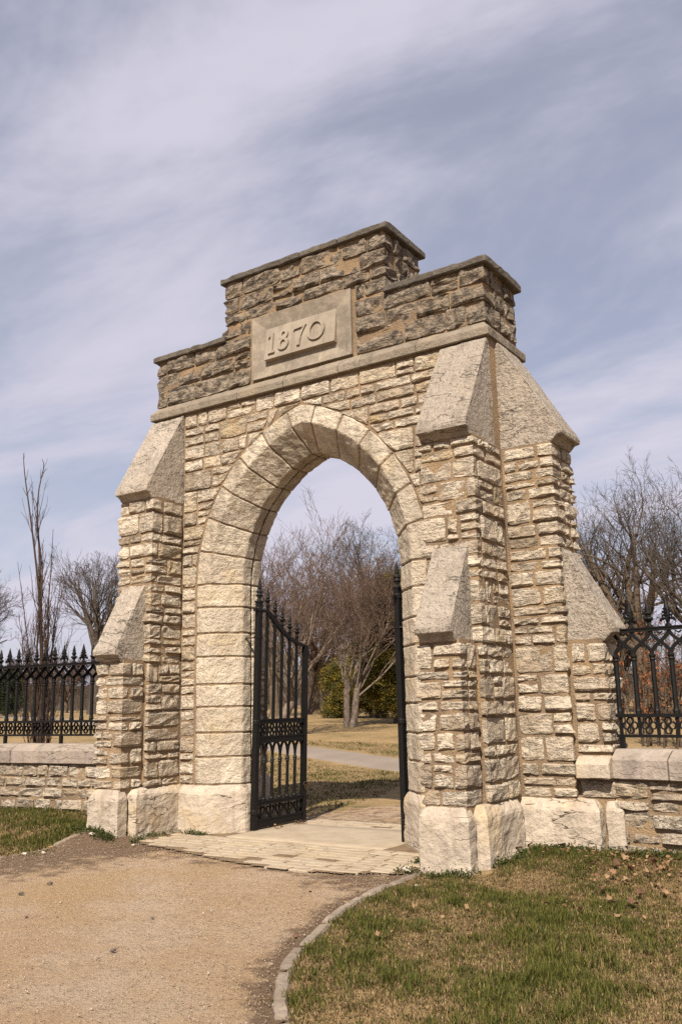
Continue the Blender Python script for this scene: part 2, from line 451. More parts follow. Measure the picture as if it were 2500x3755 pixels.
def sheet(name, poly, step, mat, dz, bounds, dirtfn=None):
    x0, x1, y0, y1 = bounds
    xa = np.arange(x0, x1 + step, step); ya = np.arange(y0, y1 + step, step)
    X, Y = np.meshgrid(xa, ya)
    n, mm = len(xa), len(ya)
    id_ = np.arange(n * mm).reshape(mm, n)
    cx, cy = X[:-1, :-1] + step / 2, Y[:-1, :-1] + step / 2
    ins = in_poly(cx, cy, poly)
    f = np.stack([id_[:-1, :-1], id_[:-1, 1:], id_[1:, 1:], id_[1:, :-1]], -1)[ins]
    used = np.unique(f); remap = -np.ones(n * mm, int); remap[used] = np.arange(len(used))
    Xf, Yf = X.ravel()[used], Y.ravel()[used]
    bumpz = 0.004 * np.sin(Xf * 5.1 + 1.3 * np.sin(Yf * 3)) * np.sin(Yf * 4.3)
    v = np.stack([Xf, Yf, gz(Xf, Yf) + dz + bumpz], -1)
    tint = None
    if dirtfn is not None:
        d = dirtfn(Xf, Yf); tint = np.stack([d, d * 0, d * 0], -1)
    return np_mesh(name, v, remap[f], mat, smooth=True, tint=tint)

def dist_to(px, py, line):
    d = np.full(np.shape(px), 1e9)
    for q in line[::2]:
        d = np.minimum(d, np.hypot(px - q[0], py - q[1]))
    return d
def dirtfn(x, y):
    dl = dist_to(x, y, KERB_L)
    dr = dist_to(x, y, KERB_R)
    front = sm((y + 2.25) / 0.8) * sm((0.3 - x) / 1.0)
    rr = sm((y + 2.9) / 1.3) * sm((x - 0.7) / 0.8) * 0.6
    return np.clip(np.maximum.reduce([0.98 - dl / 2.3, 0.9 - dr / 0.42, 1.0 * front * sm((-0.9 - x) / 0.6) , 0.38 * sm((y + 2.05) / 0.35), rr]), 0, 1)
gravel = sheet('gravel_path', gravel_poly, 0.06, M['gravel'], -0.007, (-8, 5.5, -14, -0.4), dirtfn)
tag(gravel, 'tan gravel forecourt in front of the gateway', 'path', kind='structure')

rear_poly = [(-1.5, 1.4), (1.6, 1.4), (2.3, 3.2), (2.6, 6.0), (1.0, 8.6), (-3.4, 9.6), (-3.0, 7.5), (-1.9, 4.6), (-1.55, 2.6)]
rear = sheet('rear_path', [(-1.35, 1.4), (1.45, 1.4), (1.7, 2.6), (1.9, 4.0), (2.6, 6.2), (3.2, 7.6), (1.6, 7.9), (0.6, 5.6), (-0.4, 4.35), (-1.25, 3.2), (-1.4, 2.2)], 0.08, M['gravel'], 0.004, (-3, 4, 1.3, 9), lambda x, y: 0.35 + 0 * x)
tag(rear, 'gravel path behind the gateway', 'path', kind='structure')

# crossing path behind
PC = resample([(16, 2.0), (6, 6.3), (0.5, 8.7), (-5.0, 10.9), (-9.2, 12.8), (-17, 16.4), (-30, 22.5), (-52, 32), (-90, 46)], 0.6)
tan = np.gradient(PC, axis=0); tan /= np.linalg.norm(tan, axis=1)[:, None]
nor = np.stack([-tan[:, 1], tan[:, 0]], 1)
rows = []
for s in np.linspace(-1.05, 1.05, 7):
    q = PC + nor * s
    rows.append(np.stack([q[:, 0], q[:, 1], gz(q[:, 0], q[:, 1]) + (0.012 if abs(s) < 1.0 else -0.05)], -1))
V = np.stack(rows, 1); n_, k_ = V.shape[:2]
id_ = np.arange(n_ * k_).reshape(n_, k_)
cross = np_mesh('park_path', V.reshape(-1, 3), np.stack([id_[:-1, :-1], id_[:-1, 1:], id_[1:, 1:], id_[1:, :-1]], -1).reshape(-1, 4), M['asphalt'], smooth=True)
tag(cross, 'pale paved path crossing the lawn beyond the gateway', 'path', kind='structure')

# ------------------------------------------------------------------ kerbs
def kerb(name, line, label, lens, w=0.09):
    root = empty(name, (float(line[0][0]), float(line[0][1]), 0))
    tag(root, label, 'kerb', kind='structure')
    i = 0; k = 0
    while i < len(line) - 3:
        n = max(4, int(rng.choice(lens) / 0.05)); seg = line[i:i + n + 1]
        if len(seg) < 4: break
        seg = seg[:-1] if len(seg) > 5 else seg
        off = rng.uniform(-0.012, 0.012)
        t = np.gradient(seg, axis=0); t /= np.linalg.norm(t, axis=1)[:, None]
        nn = np.stack([-t[:, 1], t[:, 0]], 1)
        top = (0.014 if w > 0.085 else 0.0) + rng.uniform(-0.012, 0.012); jw = rng.uniform(-0.012, 0.012)
        v = []; f = []
        for a, (p, q) in enumerate(zip(seg, nn)):
            zb = g1(p[0], p[1])
            e = off + 0.012 * mnoise.noise(Vector((p[0] * 9, p[1] * 9, k)))
            end = 0.012 if a in (0, len(seg) - 1) else 0
            for s, z in ((-w / 2 + e, -0.15), (-w / 2 + e, top - 0.014), (-w / 2 + 0.014 + e, top - end), (w / 2 - 0.014 + e + jw, top - end + 0.004), (w / 2 + e + jw, top - 0.014), (w / 2 + e + jw, -0.15)):
                v.append((p[0] + q[0] * s, p[1] + q[1] * s, zb + z + (0.006 * mnoise.noise(Vector((p[0] * 14, p[1] * 14, z * 5))) if z > 0 else 0)))
        m_ = len(seg)
        for a in range(m_ - 1):
            for b in range(5):
                f.append((a * 6 + b, a * 6 + b + 1, a * 6 + 6 + b + 1, a * 6 + 6 + b))
        f.append(tuple(range(6))[::-1]); f.append(tuple((m_ - 1) * 6 + b for b in range(6)))
        ob = pydata('kerb_stone', v, f, M['kerb'], None, tint=(rng.random(), 0, 0))
        ob.parent = root; ob.matrix_parent_inverse = root.matrix_basis.inverted()
        i += n; k += 1
    return root
kerb('kerb_right', KERB_R, 'curved pale stone kerb between gravel and right lawn', (0.55, 0.7, 0.9))
kerb('kerb_left', KERB_L, 'low stone kerb beside the left lawn', (0.5, 0.65, 0.8), 0.08)

# ------------------------------------------------------------------ paving
paving = empty('paving', (0, 0, 0)); tag(paving, 'worn paved threshold under the stone arch', 'paving', kind='structure')
bed_poly = [(-1.95, -1.02), (-1.6, -1.12), (-0.9, -1.3), (-0.12, -1.52), (0.75, -1.7), (1.5, -1.58), (2.0, -1.34), (2.0, -0.2), (1.1, 0.9), (1.3, 1.75), (-1.2, 1.75), (-1.1, 0.9), (-1.95, -0.2)]
bed = sheet('joint_bed', bed_poly, 0.05, M['joint_sand'], 0.0085, (-2.1, 2.1, -1.8, 1.9))
bed.parent = paving
pav_meshes = []
for i in range(8):
    bm = bmesh.new(); box_bm(bm, -0.5, 0.5, -0.5, 0.5, -0.5, 0.5)
    for v in bm.verts: v.co = Vector((v.co.x * 0.245, v.co.y * 0.122, v.co.z * 0.06))
    dress(bm, 0.008, 0.075, 0.003, 14, i * 3.3)
    bmesh.ops.recalc_face_normals(bm, faces=bm.faces[:])
    me = bpy.data.meshes.new('paving_brick'); bm.to_mesh(me); bm.free()
    me.materials.append(M['paver']); set_tint(me, (i / 8.0, 0, 0)); pav_meshes.append(me)
bed_line = resample([(-1.95, -1.02), (-1.6, -1.12), (-0.9, -1.3), (-0.12, -1.52), (0.75, -1.7), (1.5, -1.58), (2.0, -1.34)], 0.05)
def lay(y0, y1, poly):
    y = y0; r_ = 0
    while y < y1:
        x = -2.1 + (r_ % 2) * 0.12 + rng.uniform(-0.03, 0.03)
        while x < 2.1:
            sx = rng.uniform(0.85, 1.2)
            edge_ = float(np.min(np.hypot(np.array([p_[0] for p_ in bed_line]) - x, np.array([p_[1] for p_ in bed_line]) - y))) if y < 0 else 9.0
            if in_poly(np.array([x]), np.array([y]), poly)[0] and rng.random() > (0.05 if edge_ > 0.16 else 0.30):
                o = bpy.data.objects.new('paving_brick', rng.choice(pav_meshes))
                o.location = (x, y, -0.0145 + rng.uniform(-0.002, 0.002)); o.scale = (sx, 1.0, 1)
                o.rotation_euler = (rng.uniform(-.008, .008), rng.uniform(-.008, .008), rng.uniform(-.06, .06))
                link(o, paving)
            x += 0.266 * (sx + 1) / 2
        y += 0.141; r_ += 1
inset = [(x * 0.985, y + (0.03 if y < 0 else -0.05)) for x, y in bed_poly]
lay(-1.75, -0.33, inset)
lay(1.16, 1.7, inset)
bm = bmesh.new()
prism(bm, [(-1.14, -0.27), (1.14, -0.27), (1.14, 1.09), (-1.14, 1.09)], 'z', -0.12, 0.022)
dress(bm, 0.02, 0.2, 0.006, 3, 2)
bm_obj('threshold_slab', bm, M['slab'], paving, smooth=True)

# ------------------------------------------------------------------ gateway
gate = empty('stone_gateway', (0, 0, 0))
tag(gate, 'pale rubble limestone gateway with pointed arch, sloped buttresses and 1870 date panel', 'gateway')
YF, YB, YC = -0.12, 0.86, 0.37
ZS, CX0 = 3.2, 0.492
R_IN, R_MID, R_OUT = 1.722, 2.047, 2.27

def arch_x(z, rad):
    """half width of the arch ring of that radius at height z (None above apex)"""
    if z <= ZS: return rad - CX0
    h = rad * rad - (z - ZS) ** 2
    if h <= CX0 * CX0: return None
    return math.sqrt(h) - CX0
stuff_parts = []
SV = [0, 0.09, 0.36, 0.64, 0.91, 1.0]

def stone_patch(cols, zb, zt, proud, rough, seed):
    """cols: list of (x, y, nx, ny, zb, zt) along the stone; returns verts, faces of a rock-faced stone"""
    n = len(cols); tv = [0, 0.13, 0.5, 0.87, 1.0]
    mrow = len(tv)
    v = []; f = []
    sd = Vector((seed * 1.37 % 97, seed * 2.11 % 89, seed * 0.73 % 83))
    tiltx, tiltz = (mnoise.cell(sd) - 0.5) * 1.4, (mnoise.cell(sd * 1.3 + Vector((5, 1, 9))) - 0.35) * 1.6
    for i, (x, y, nx_, ny_, b, t_) in enumerate(cols):
        for j, t in enumerate(tv):
            z = b + (t_ - b) * t
            p = Vector((x, y, z))
            eb = (i in (0, n - 1)) or (j in (0, mrow - 1))
            nb = 0.55 * mnoise.noise(p * 7.0 + sd) + 0.85 * (mnoise.cell(p * 37.0 + sd) - 0.5) + tiltx * (i / (n - 1) - 0.5) + tiltz * (t - 0.5)
            if eb:
                o = proud * 0.55 + 0.45 * rough * nb
                jt = 0.017 * mnoise.noise(p * 11 + sd * 2)
                z += jt if j in (0, mrow - 1) else 0
                jx = 0.02 * mnoise.noise(p * 9 - sd * 2) if i in (0, n - 1) else 0
                if i in (0, n - 1) and j in (0, mrow - 1):
                    z += (t_ - b) * (0.05 if j == 0 else -0.05)
                tx, ty = -ny_, nx_
                x_, y_ = x + tx * jx, y + ty * jx
            else:
                o = proud + rough * nb; x_, y_ = x, y
            v.append((x_ + nx_ * o, y_ + ny_ * o, z))
    for i in range(n - 1):
        for j in range(mrow - 1):
            a = i * mrow + j
            f.append((a, a + mrow, a + mrow + 1, a + 1))
    # skirt into the mortar
    ring = [(0, j) for j in range(mrow)] + [(i, mrow - 1) for i in range(1, n)] + [(n - 1, j) for j in range(mrow - 2, -1, -1)] + [(i, 0) for i in range(n - 2, 0, -1)]
    base = len(v)
    for (i, j) in ring:
        x, y, nx_, ny_, b, t_ = cols[i]
        px, py, pz = v[i * mrow + j]
        v.append((px - nx_ * 0.05, py - ny_ * 0.05, pz))
    L = len(ring)
    for k in range(L):
        i0, j0 = ring[k]; i1, j1 = ring[(k + 1) % L]
        f.append((i0 * mrow + j0, i1 * mrow + j1, base + (k + 1) % L, base + k))
    return v, f

class Path:
    """a polyline in plan, walked with its outward side to the right of travel"""
    def __init__(s, pts):
        s.p = [Vector(q) for q in pts]
        s.len = [(b - a).length for a, b in zip(s.p, s.p[1:])]
        s.s = [0]
        for l in s.len: s.s.append(s.s[-1] + l)
        s.n = []
        for a, b in zip(s.p, s.p[1:]):
            d = (b - a).normalized(); s.n.append(Vector((d.y, -d.x)))
    def at(s, u):
        for i, l in enumerate(s.len):
            if u <= s.s[i + 1] + 1e-9 or i == len(s.len) - 1:
                a = s.p[i] + (s.p[i + 1] - s.p[i]) * ((u - s.s[i]) / l)
                return a, s.n[i], i
    def cols(s, u0, u1):
        us = [u0 + (u1 - u0) * q for q in SV]
        inner = [c for c in s.s[1:-1] if u0 + 0.03 < c < u1 - 0.03]
        for c in inner:
            us = [q for q in us if abs(q - c) > 0.02] + [c]
        us.sort()
        out = []
        for q in us:
            p, n, i = s.at(q)
            for k, c in enumerate(s.s[1:-1]):
                if abs(q - c) < 1e-6:
                    n = (s.n[k] + s.n[k + 1]); 
            out.append((p.x, p.y, n.x, n.y))
        return out, bool(inner)
    def normal_mid(s, u0, u1):
        return s.at((u0 + u1) / 2)[1]

sid = [0]
def put_stone(cols6, parent, name, proud, rough, tint, visible, mat=None):
    sid[0] += 1
    v, f = stone_patch(cols6, 0, 0, proud, rough, sid[0] * 3.17)
    if visible:
        o = pydata(name, v, f, mat or M['rubble'], parent, smooth=False, tint=tint)
        return o
    stuff_parts.append((v, f, tint))

def courses(z0, z1, lo, hi):
    hs = []; z = z0
    while z < z1 - 1e-6:
        h = rng.uniform(lo, hi)
        if z1 - (z + h) < lo * 0.7: h = z1 - z
        hs.append((z, min(z + h, z1))); z += h
    return hs

def stint(weather=0.0):
    a = rng.random(); 
    c = rng.random() ** 3 if rng.random() < 0.5 else 0
    return (a, min(1, max(0, weather + rng.uniform(-0.12, 0.15))) if weather > 0 else (rng.uniform(0.2, 0.5) if rng.random() < 0.12 else rng.uniform(0, 0.12)), c)

def guill(u0, u1, a, b, corners, out):
    w, h = u1 - u0, b - a
    def okcut(c): return all(abs(c - q) > 0.085 for q in corners)
    spans_corner = any(u0 < q < u1 for q in corners)
    if h > 0.30 or (h > 0.19 and rng.random() < 0.34):
        m_ = a + h * rng.uniform(0.32, 0.68)
        if m_ - a > 0.085 and b - m_ > 0.085:
            guill(u0, u1, a, m_, corners, out); guill(u0, u1, m_, b, corners, out); return
    if w > rng.uniform(0.36, 0.72) or w > 4.4 * h:
        for _ in range(8):
            c = u0 + w * rng.uniform(0.3, 0.7)
            if okcut(c) and c - u0 > 0.085 and u1 - c > 0.085:
                guill(u0, c, a, b, corners, out); guill(c, u1, a, b, corners, out); return
    out.append((u0, u1, a, b))

def rubble_path(path, z0, z1, parent, visfn, name='stone', corner='corner_stone', lo=0.10, hi=0.22, wlo=0.13, whi=0.46, J=0.034, proud=0.023, rough=0.014, weather=0.0, clip=None, rows=None):
    total = path.s[-1]; corners = path.s[1:-1]
    cells = []
    for (a, b) in (rows or courses(z0, z1, 0.26, 0.44)):
        guill(0.0, total, a, b, corners, cells)
    for (u0, u1, za, zb) in cells:
        u0, u1 = u0 + J / 2, u1 - J / 2
        if u1 - u0 < 0.04: continue
        cols, isc = path.cols(u0, u1)
        zz0, zz1 = za + J / 2, zb - J / 2
        dz0, dz1 = rng.uniform(-0.012, 0.012), rng.uniform(-0.012, 0.012)
        c6 = [(x, y, nx_, ny_, zz0 + dz0 * (i / len(cols) - .5), zz1 + dz1 * (i / len(cols) - .5)) for i, (x, y, nx_, ny_) in enumerate(cols)]
        nm = path.normal_mid(u0, u1)
        vis = any(visfn(q) for q in path.n) if isc else visfn(nm)
        put_stone(c6, parent, corner if isc else name, proud * rng.uniform(0.5, 1.7), rough, stint(weather), vis)

def vis_default(n): return n.y < -0.5 or n.x > 0.5
def vis_none(n): return False

# --- main wall core with arch notch
bm = bmesh.new()
def arc_pts(rad, n=14):
    o_ = []
    for k in range(0, n + 1):
        ph = math.acos(CX0 / rad) * k / n
        o_.append((CX0 - rad * math.cos(ph), ZS + rad * math.sin(ph)))
    return o_ + [(-x, z) for x, z in o_[-2::-1]]
ap = arc_pts(R_OUT - 0.01)
ya, yb = YF + 0.004, YB - 0.004
box_bm(bm, -2.66, ap[0][0], ya, yb, -0.2, 5.72)
box_bm(bm, ap[-1][0], 2.66, ya, yb, -0.2, 5.72)
for (xa, za), (xb, zb) in zip(ap, ap[1:]):
    prism(bm, [(xa, za), (xb, zb), (xb, 5.72), (xa, 5.72)], 'y', ya, yb)
wall = bm_obj('wall', bm, M['mortar'], gate)

# --- front (and rear) rubble between arch ring and buttresses
def wall_face(front):
    y = YF if front else YB
    ny_ = -1.0 if front else 1.0
    XE = 2.055
    cells = []
    for (a, b) in courses(0.60, 5.68, 0.26, 0.42):
        if a < 5.42:
            lim = arch_x(b, R_OUT) or 0.0
            guill(-XE, -lim, a, b, [], cells); guill(lim, XE, a, b, [], cells)
        else:
            guill(-XE, XE, a, b, [], cells)
    def edge(z):
        e = arch_x(z, R_OUT); return 0.0 if e is None else e + 0.022
    for (x0, x1, a, b) in cells:
        z0, z1 = a + 0.016, b - 0.016; g_ = 0.016
        bl, br, tl, tr = x0, x1, x0, x1
        if a < 5.42 and x0 >= -1e-6: bl, tl = max(x0, edge(a)), max(x0, edge(b))
        elif a < 5.42: br, tr = min(x1, -edge(a)), min(x1, -edge(b))
        if max(br - bl, tr - tl) < 0.075 or (br - bl) + (tr - tl) < 0.09: continue
        bl, tl, br, tr = bl + g_, tl + g_, br - g_, tr - g_
        if br - bl < 0.012:
            if x0 >= 0: bl = br - 0.012
            else: br = bl + 0.012
        if tr - tl < 0.012:
            if x0 >= 0: tl = tr - 0.012
            else: tr = tl + 0.012
        put_quad(bl, br, tl, tr, z0, z1, y, ny_, front)

def put_quad(bl, br, tl, tr, z0, z1, y, ny_, vis, name='stone', weather=0.0, proud=0.020, rough=0.013, parent=None):
    sid[0] += 1
    seed = sid[0] * 3.17
    n = len(SV); cols = []
    v, f = stone_patch([(s, 0, 0, -1.0, z0, z1) for s in SV], 0, 0, proud * rng.uniform(0.6, 1.5), rough, seed)
    # remap the unit-wide patch onto the quad (x from its borders, y from the outward push)
    out = []
    for (s, yy, z) in v:
        t = min(1, max(0, (z - z0) / (z1 - z0)))
        a_ = bl + (tl - bl) * t; b_ = br + (tr - br) * t
        out.append((a_ + (b_ - a_) * min(1.03, max(-0.03, s)), y - yy * ny_, z))
    if ny_ > 0: f = [q[::-1] for q in f]
    ti = stint(weather)
    if vis:
        pydata(name, out, f, M['rubble'], parent or wall, tint=ti)
    else:
        stuff_parts.append((out, f, ti))
wall_face(True)
wall_face(False)

# --- arch ring: jamb stones and voussoirs (front and rear), splayed
def jamb_poly(side, yy0, sgn):
    # plan profile, from outer to inner; sgn +1 for front ring, -1 mirrored to rear
    def Y(d): return yy0 + sgn * d
    xo, xm, xi = R_OUT - CX0, R_MID - CX0, R_IN - CX0
    return [(side * xo, Y(0)), (side * xm, Y(0)), (side * xi, Y(0.32)), (side * xi, Y(0.487)), (side * xo, Y(0.487))]
NJ = 8; HJ = (ZS - 0.60) / NJ
zj = [0.60]
for k in range(NJ - 1): zj.append(0.60 + HJ * (k + 1) + rng.uniform(-0.03, 0.03))
zj.append(ZS)
for sgn, yy0, isfront in ((1, YF - 0.012, True), (-1, YB + 0.012, False)):
    for side in (-1, 1):
        for k in range(NJ):
            bm = bmesh.new()
            prism(bm, jamb_poly(side, yy0, sgn), 'z', zj[k] + 0.009, zj[k + 1] - 0.009)
            dress(bm, 0.014, 0.09, 0.011, 10, rng.uniform(0, 50))
            bm_obj('jamb_stone', bm, M['arch'], wall, tint=(rng.random(), rng.uniform(0, 0.12), 0))
        # voussoirs
        ph_end = math.acos(CX0 / R_OUT)
        dphi = ph_end / 6.5
        for k in range(6):
            a0, a1 = k * dphi + 0.0048, (k + 1) * dphi - 0.0048
            bm = bmesh.new()
            prof = [(R_OUT, 0), (R_MID, 0), (R_IN, 0.32), (R_IN, 0.487), (R_OUT, 0.487)]
            secs = []
            for q in range(4):
                a = a0 + (a1 - a0) * q / 3
                secs.append([bm.verts.new((side * (-CX0 + rad * math.cos(a)), yy0 + sgn * d, ZS + rad * math.sin(a))) for rad, d in prof])
            for s0, s1 in zip(secs, secs[1:]):
                for i in range(5):
                    bm.faces.new((s0[i], s0[(i + 1) % 5], s1[(i + 1) % 5], s1[i]))
            bm.faces.new(secs[0]); bm.faces.new(secs[-1][::-1])
            dress(bm, 0.012, 0.09, 0.011, 10, rng.uniform(0, 50))
            bm_obj('voussoir', bm, M['arch'], wall, tint=(rng.random(), rng.uniform(0.05, 0.4), 0))
    # keystone: both halves of the crown in one stone
    bm = bmesh.new()
    a0 = 6 * dphi + 0.0045
    prof = [(R_OUT, 0), (R_MID, 0), (R_IN, 0.32), (R_IN, 0.487), (R_OUT, 0.487)]
    secs = []
    for side, order in ((-1, (0, 1, 2)), (1, (1, 0))):
        for q in order:
            sec = []
            for rad, d in prof:
                amax = math.acos(CX0 / rad)
                a = a0 + (amax - a0) * q / 2 if a0 < amax else amax
                sec.append(bm.verts.new((side * (-CX0 + rad * math.cos(a)), yy0 + sgn * d, ZS + rad * math.sin(a))))
            secs.append(sec)
    for s0, s1 in zip(secs, secs[1:]):
        for i in range(5):
            bm.faces.new((s0[i], s0[(i + 1) % 5], s1[(i + 1) % 5], s1[i]))
    bm.faces.new(secs[0]); bm.faces.new(secs[-1][::-1])
    bmesh.ops.remove_doubles(bm, verts=bm.verts[:], dist=0.001)
    dress(bm, 0.008, 0.13, 0.007, 8, 5)
    bm_obj('keystone', bm, M['arch'], wall, tint=(0.3, 0.15, 0))

# --- mortar bed behind the ring stones, a little back from their faces
bm = bmesh.new()
IN = 0.016
for sgn, yy0 in ((1, YF - 0.012), (-1, YB + 0.012)):
    prof = [(R_OUT, IN), (R_MID + 0.006, IN), (R_IN + IN, 0.32 + 0.006), (R_IN + IN, 0.4872), (R_OUT, 0.4872)]
    for side in (-1, 1):
        secs = [[bm.verts.new((side * (rad - CX0), yy0 + sgn * d, 0.5)) for rad, d in prof]]
        for q in range(17):
            sec = []
            for rad, d in prof:
                a = math.acos(CX0 / rad) * q / 16
                sec.append(bm.verts.new((side * (-CX0 + rad * math.cos(a)), yy0 + sgn * d, ZS + rad * math.sin(a))))
            secs.append(sec)
        for s0, s1 in zip(secs, secs[1:]):
            for i in range(5): bm.faces.new((s0[i], s0[(i + 1) % 5], s1[(i + 1) % 5], s1[i]))
        bm.faces.new(secs[0])
bm_obj('ring_mortar', bm, M['mortar'], wall)

# --- plinth blocks
def plinth(poly, z0, zc, zt, inset, parent, seed, tint=None):
    """poly: plan points (ccw); top chamfered by moving to inset poly"""
    bm = bmesh.new()
    n = len(poly)
    lo = [bm.verts.new((x, y, z0)) for x, y in poly]
    mi = [bm.verts.new((x, y, zc)) for x, y in poly]
    tp = [bm.verts.new((x, y, zt)) for x, y in inset]
    for a, b in ((lo, mi), (mi, tp)):
        for i in range(n):
            bm.faces.new((a[i], a[(i + 1) % n], b[(i + 1) % n], b[i]))
    bm.faces.new(lo[::-1]); bm.faces.new(tp)
    dress(bm, 0.018, 0.075, 0.010, 11, seed, chip=0.016)
    return bm_obj('plinth_stone', bm, M['plinth'], parent, tint=tint or (rng.random() * 0.6, rng.uniform(0, 0.08), 0))

for side in (-1, 1):
    for sgn, yy0 in ((1, YF), (-1, YB)):
        def Yp(d): return yy0 + sgn * d
        p = [(side * 2.0, Yp(-0.09)), (side * 1.60, Yp(-0.09)), (side * 1.155, Yp(0.30)), (side * 1.155, Yp(0.48)), (side * 2.0, Yp(0.48))]
        q = [(side * 2.0, Yp(-0.014)), (side * 1.565, Yp(-0.014)), (side * 1.222, Yp(0.315)), (side * 1.222, Yp(0.48)), (side * 2.0, Yp(0.48))]
        plinth(p, -0.15, 0.505, 0.597, q, wall, rng.uniform(0, 30))

# --- buttresses. Local frame: d = distance out from the wall, w = across
UP = dict(w=0.30, d0=0.0, dcore=0.585, zt=4.36)           # upper stage
LOW = dict(w=0.222, dcore=0.955, zt=2.16)
def make_buttress(origin, dirv, visfn, back=(0.02, 0.02)):
    """origin: 2-D point on the wall plane at the buttress centre; dirv: outward unit vector"""
    ox, oy = origin; d = Vector(dirv); w = Vector((-d.y, d.x))          # w: to the left when looking outward
    def P(dd, ww): return (ox + d.x * dd + w.x * ww, oy + d.y * dd + w.y * ww)
    core_bm = bmesh.new()
    def pr(poly, a, b): prism(core_bm, [P(*q) for q in poly], 'z', a, b)
    pr([(-0.3, -UP['w']), (UP['dcore'], -UP['w']), (UP['dcore'], UP['w']), (-0.3, UP['w'])], -0.2, 4.40)
    pr([(UP['dcore'] - 0.05, -LOW['w']), (LOW['dcore'], -LOW['w']), (LOW['dcore'], LOW['w']), (UP['dcore'] - 0.05, LOW['w'])], -0.2, 2.20)
    core = bm_obj('buttress', core_bm, M['mortar'], gate)
    # rubble: walk the three faces so that the outward side is on the right
    def walk(wd, da, db): return Path([P(da[0], wd), P(db, wd), P(db, -wd), P(da[1], -wd)][::-1])
    pu = walk(UP['w'], back, UP['dcore']); pl = walk(LOW['w'], (UP['dcore'] + 0.03,) * 2, LOW['dcore'])
    # orientation check
    c0 = Vector(P(UP['dcore'] / 2, 0)); mid = (pu.p[0] + pu.p[1]) / 2
    if (mid - c0).dot(pu.n[0]) < 0:
        pu = Path(pu.p[::-1]); pl = Path(pl.p[::-1])
    # upper stage above the lower weathering wraps round; below it only the flanks show
    rubble_path(pu, 2.16, 4.37, core, visfn, lo=0.12, hi=0.25, wlo=0.15, whi=0.52)
    p0, p1, p2, p3 = pu.p
    rows = courses(0.60, 2.16, 0.26, 0.44)
    dv = (p1 - p0).normalized(); wv = (p2 - p1).normalized(); st = UP['w'] - LOW['w'] - 0.02
    rubble_path(Path([p0, p1, p1 + wv * st]), 0.60, 2.16, core, visfn, rows=rows, wlo=0.14, whi=0.42)
    rubble_path(Path([p2 - wv * st, p2, p3]), 0.60, 2.16, core, visfn, rows=rows, wlo=0.14, whi=0.42)
    rubble_path(pl, 0.60, 2.17, core, visfn, lo=0.12, hi=0.23, wlo=0.15, whi=0.42)
    # weathering caps: profile in (d, z)
    def cap(prof, hw, seed):
        bm = bmesh.new()
        a = [bm.verts.new((*P(dd, -hw), z)) for dd, z in prof]
        b = [bm.verts.new((*P(dd, hw), z)) for dd, z in prof]
        n = len(prof)
        bm.faces.new(a); bm.faces.new(b[::-1])
        for i in range(n): bm.faces.new((a[i], a[(i + 1) % n], b[(i + 1) % n], b[i]))
        dress(bm, 0.010, 0.10, 0.009, 9, seed, chip=0.012)
        bm_obj('cap_stone', bm, M['cap'], core, tint=(rng.random(), rng.uniform(0.0, 0.15), 0))
    cap([(-0.02, 5.67), (0.045, 5.67), (0.725, 4.50), (0.72, 4.445), (0.66, 4.435), (0.60, 4.37), (-0.02, 4.37)], 0.303, rng.uniform(0, 40))
    cap([(UP['dcore'] - 0.02, 3.185), (UP['dcore'] + 0.03, 3.185), (1.10, 2.315), (1.095, 2.255), (1.04, 2.245), (0.975, 2.17), (UP['dcore'] - 0.02, 2.17)], 0.205, rng.uniform(0, 40))
    # plinths
    def pb_(d0, d1, hw, inn):
        p = [P(d0, -hw), P(d1, -hw), P(d1, hw), P(d0, hw)]
        q = [P(d0, -hw + inn), P(d1 - inn, -hw + inn), P(d1 - inn, hw - inn), P(d0, hw - inn)]
        return p, q
    p, q = pb_(0.86, 1.045, 0.272, 0.06); plinth(p, -0.15, 0.505 + rng.uniform(-.01, .01), 0.60, q, core, rng.uniform(0, 30))
    p, q = pb_(-0.06, 0.835, 0.372, 0.07); plinth(p, -0.15, 0.51 + rng.uniform(-.01, .01), 0.605, q, core, rng.uniform(0, 30))
    return core

XB = 2.362
b1 = make_buttress((XB, YF), (0, -1), vis_default, back=(-0.15, 0.02))
b2 = make_buttress((-XB, YF), (0, -1), lambda n: n.y < -0.5 or n.x > 0.5, back=(0.02, -0.15))
b3 = make_buttress((2.66, YC), (1, 0), lambda n: n.y < -0.5 or n.x > 0.5)
b4 = make_buttress((-2.66, YC), (-1, 0), vis_none)
b5 = make_buttress((-XB, YB), (0, 1), vis_none)
b6 = make_buttress((XB, YB), (0, 1), vis_none)

# --- string course
def ring_piece(name, path, prof, mat, parent, seed, tint=(0.5, 0.1, 0), maxlen=0.16):
    """path: plan points; prof: (outward offset, z) loop; mitred at inner points"""
    pts_ = [Vector(p) for p in path]
    ns = []
    for a, b in zip(pts_, pts_[1:]):
        d = (b - a).normalized(); ns.append(Vector((d.y, -d.x)))
    secs = []
    bm = bmesh.new()
    for i, p in enumerate(pts_):
        if i == 0: n = ns[0]
        elif i == len(pts_) - 1: n = ns[-1]
        else: n = ns[i - 1] + ns[i]
        secs.append([bm.verts.new((p.x + n.x * o, p.y + n.y * o, z)) for o, z in prof])
    k = len(prof)
    for s0, s1 in zip(secs, secs[1:]):
        for i in range(k): bm.faces.new((s0[i], s0[(i + 1) % k], s1[(i + 1) % k], s1[i]))
    bm.faces.new(secs[0]); bm.faces.new(secs[-1][::-1])
    dress(bm, 0.008, maxlen, 0.006, 8, seed, chip=0.012)
    return bm_obj(name, bm, mat, parent, tint=tint)
par = empty('parapet', (0, 0, 0), gate)
SPROF = [(-0.10, 5.695), (0.0, 5.695), (0.0, 5.795), (-0.085, 5.895), (-0.10, 5.895)]
X0, X1, Y0, Y1 = -2.70, 2.70, -0.185, 0.925
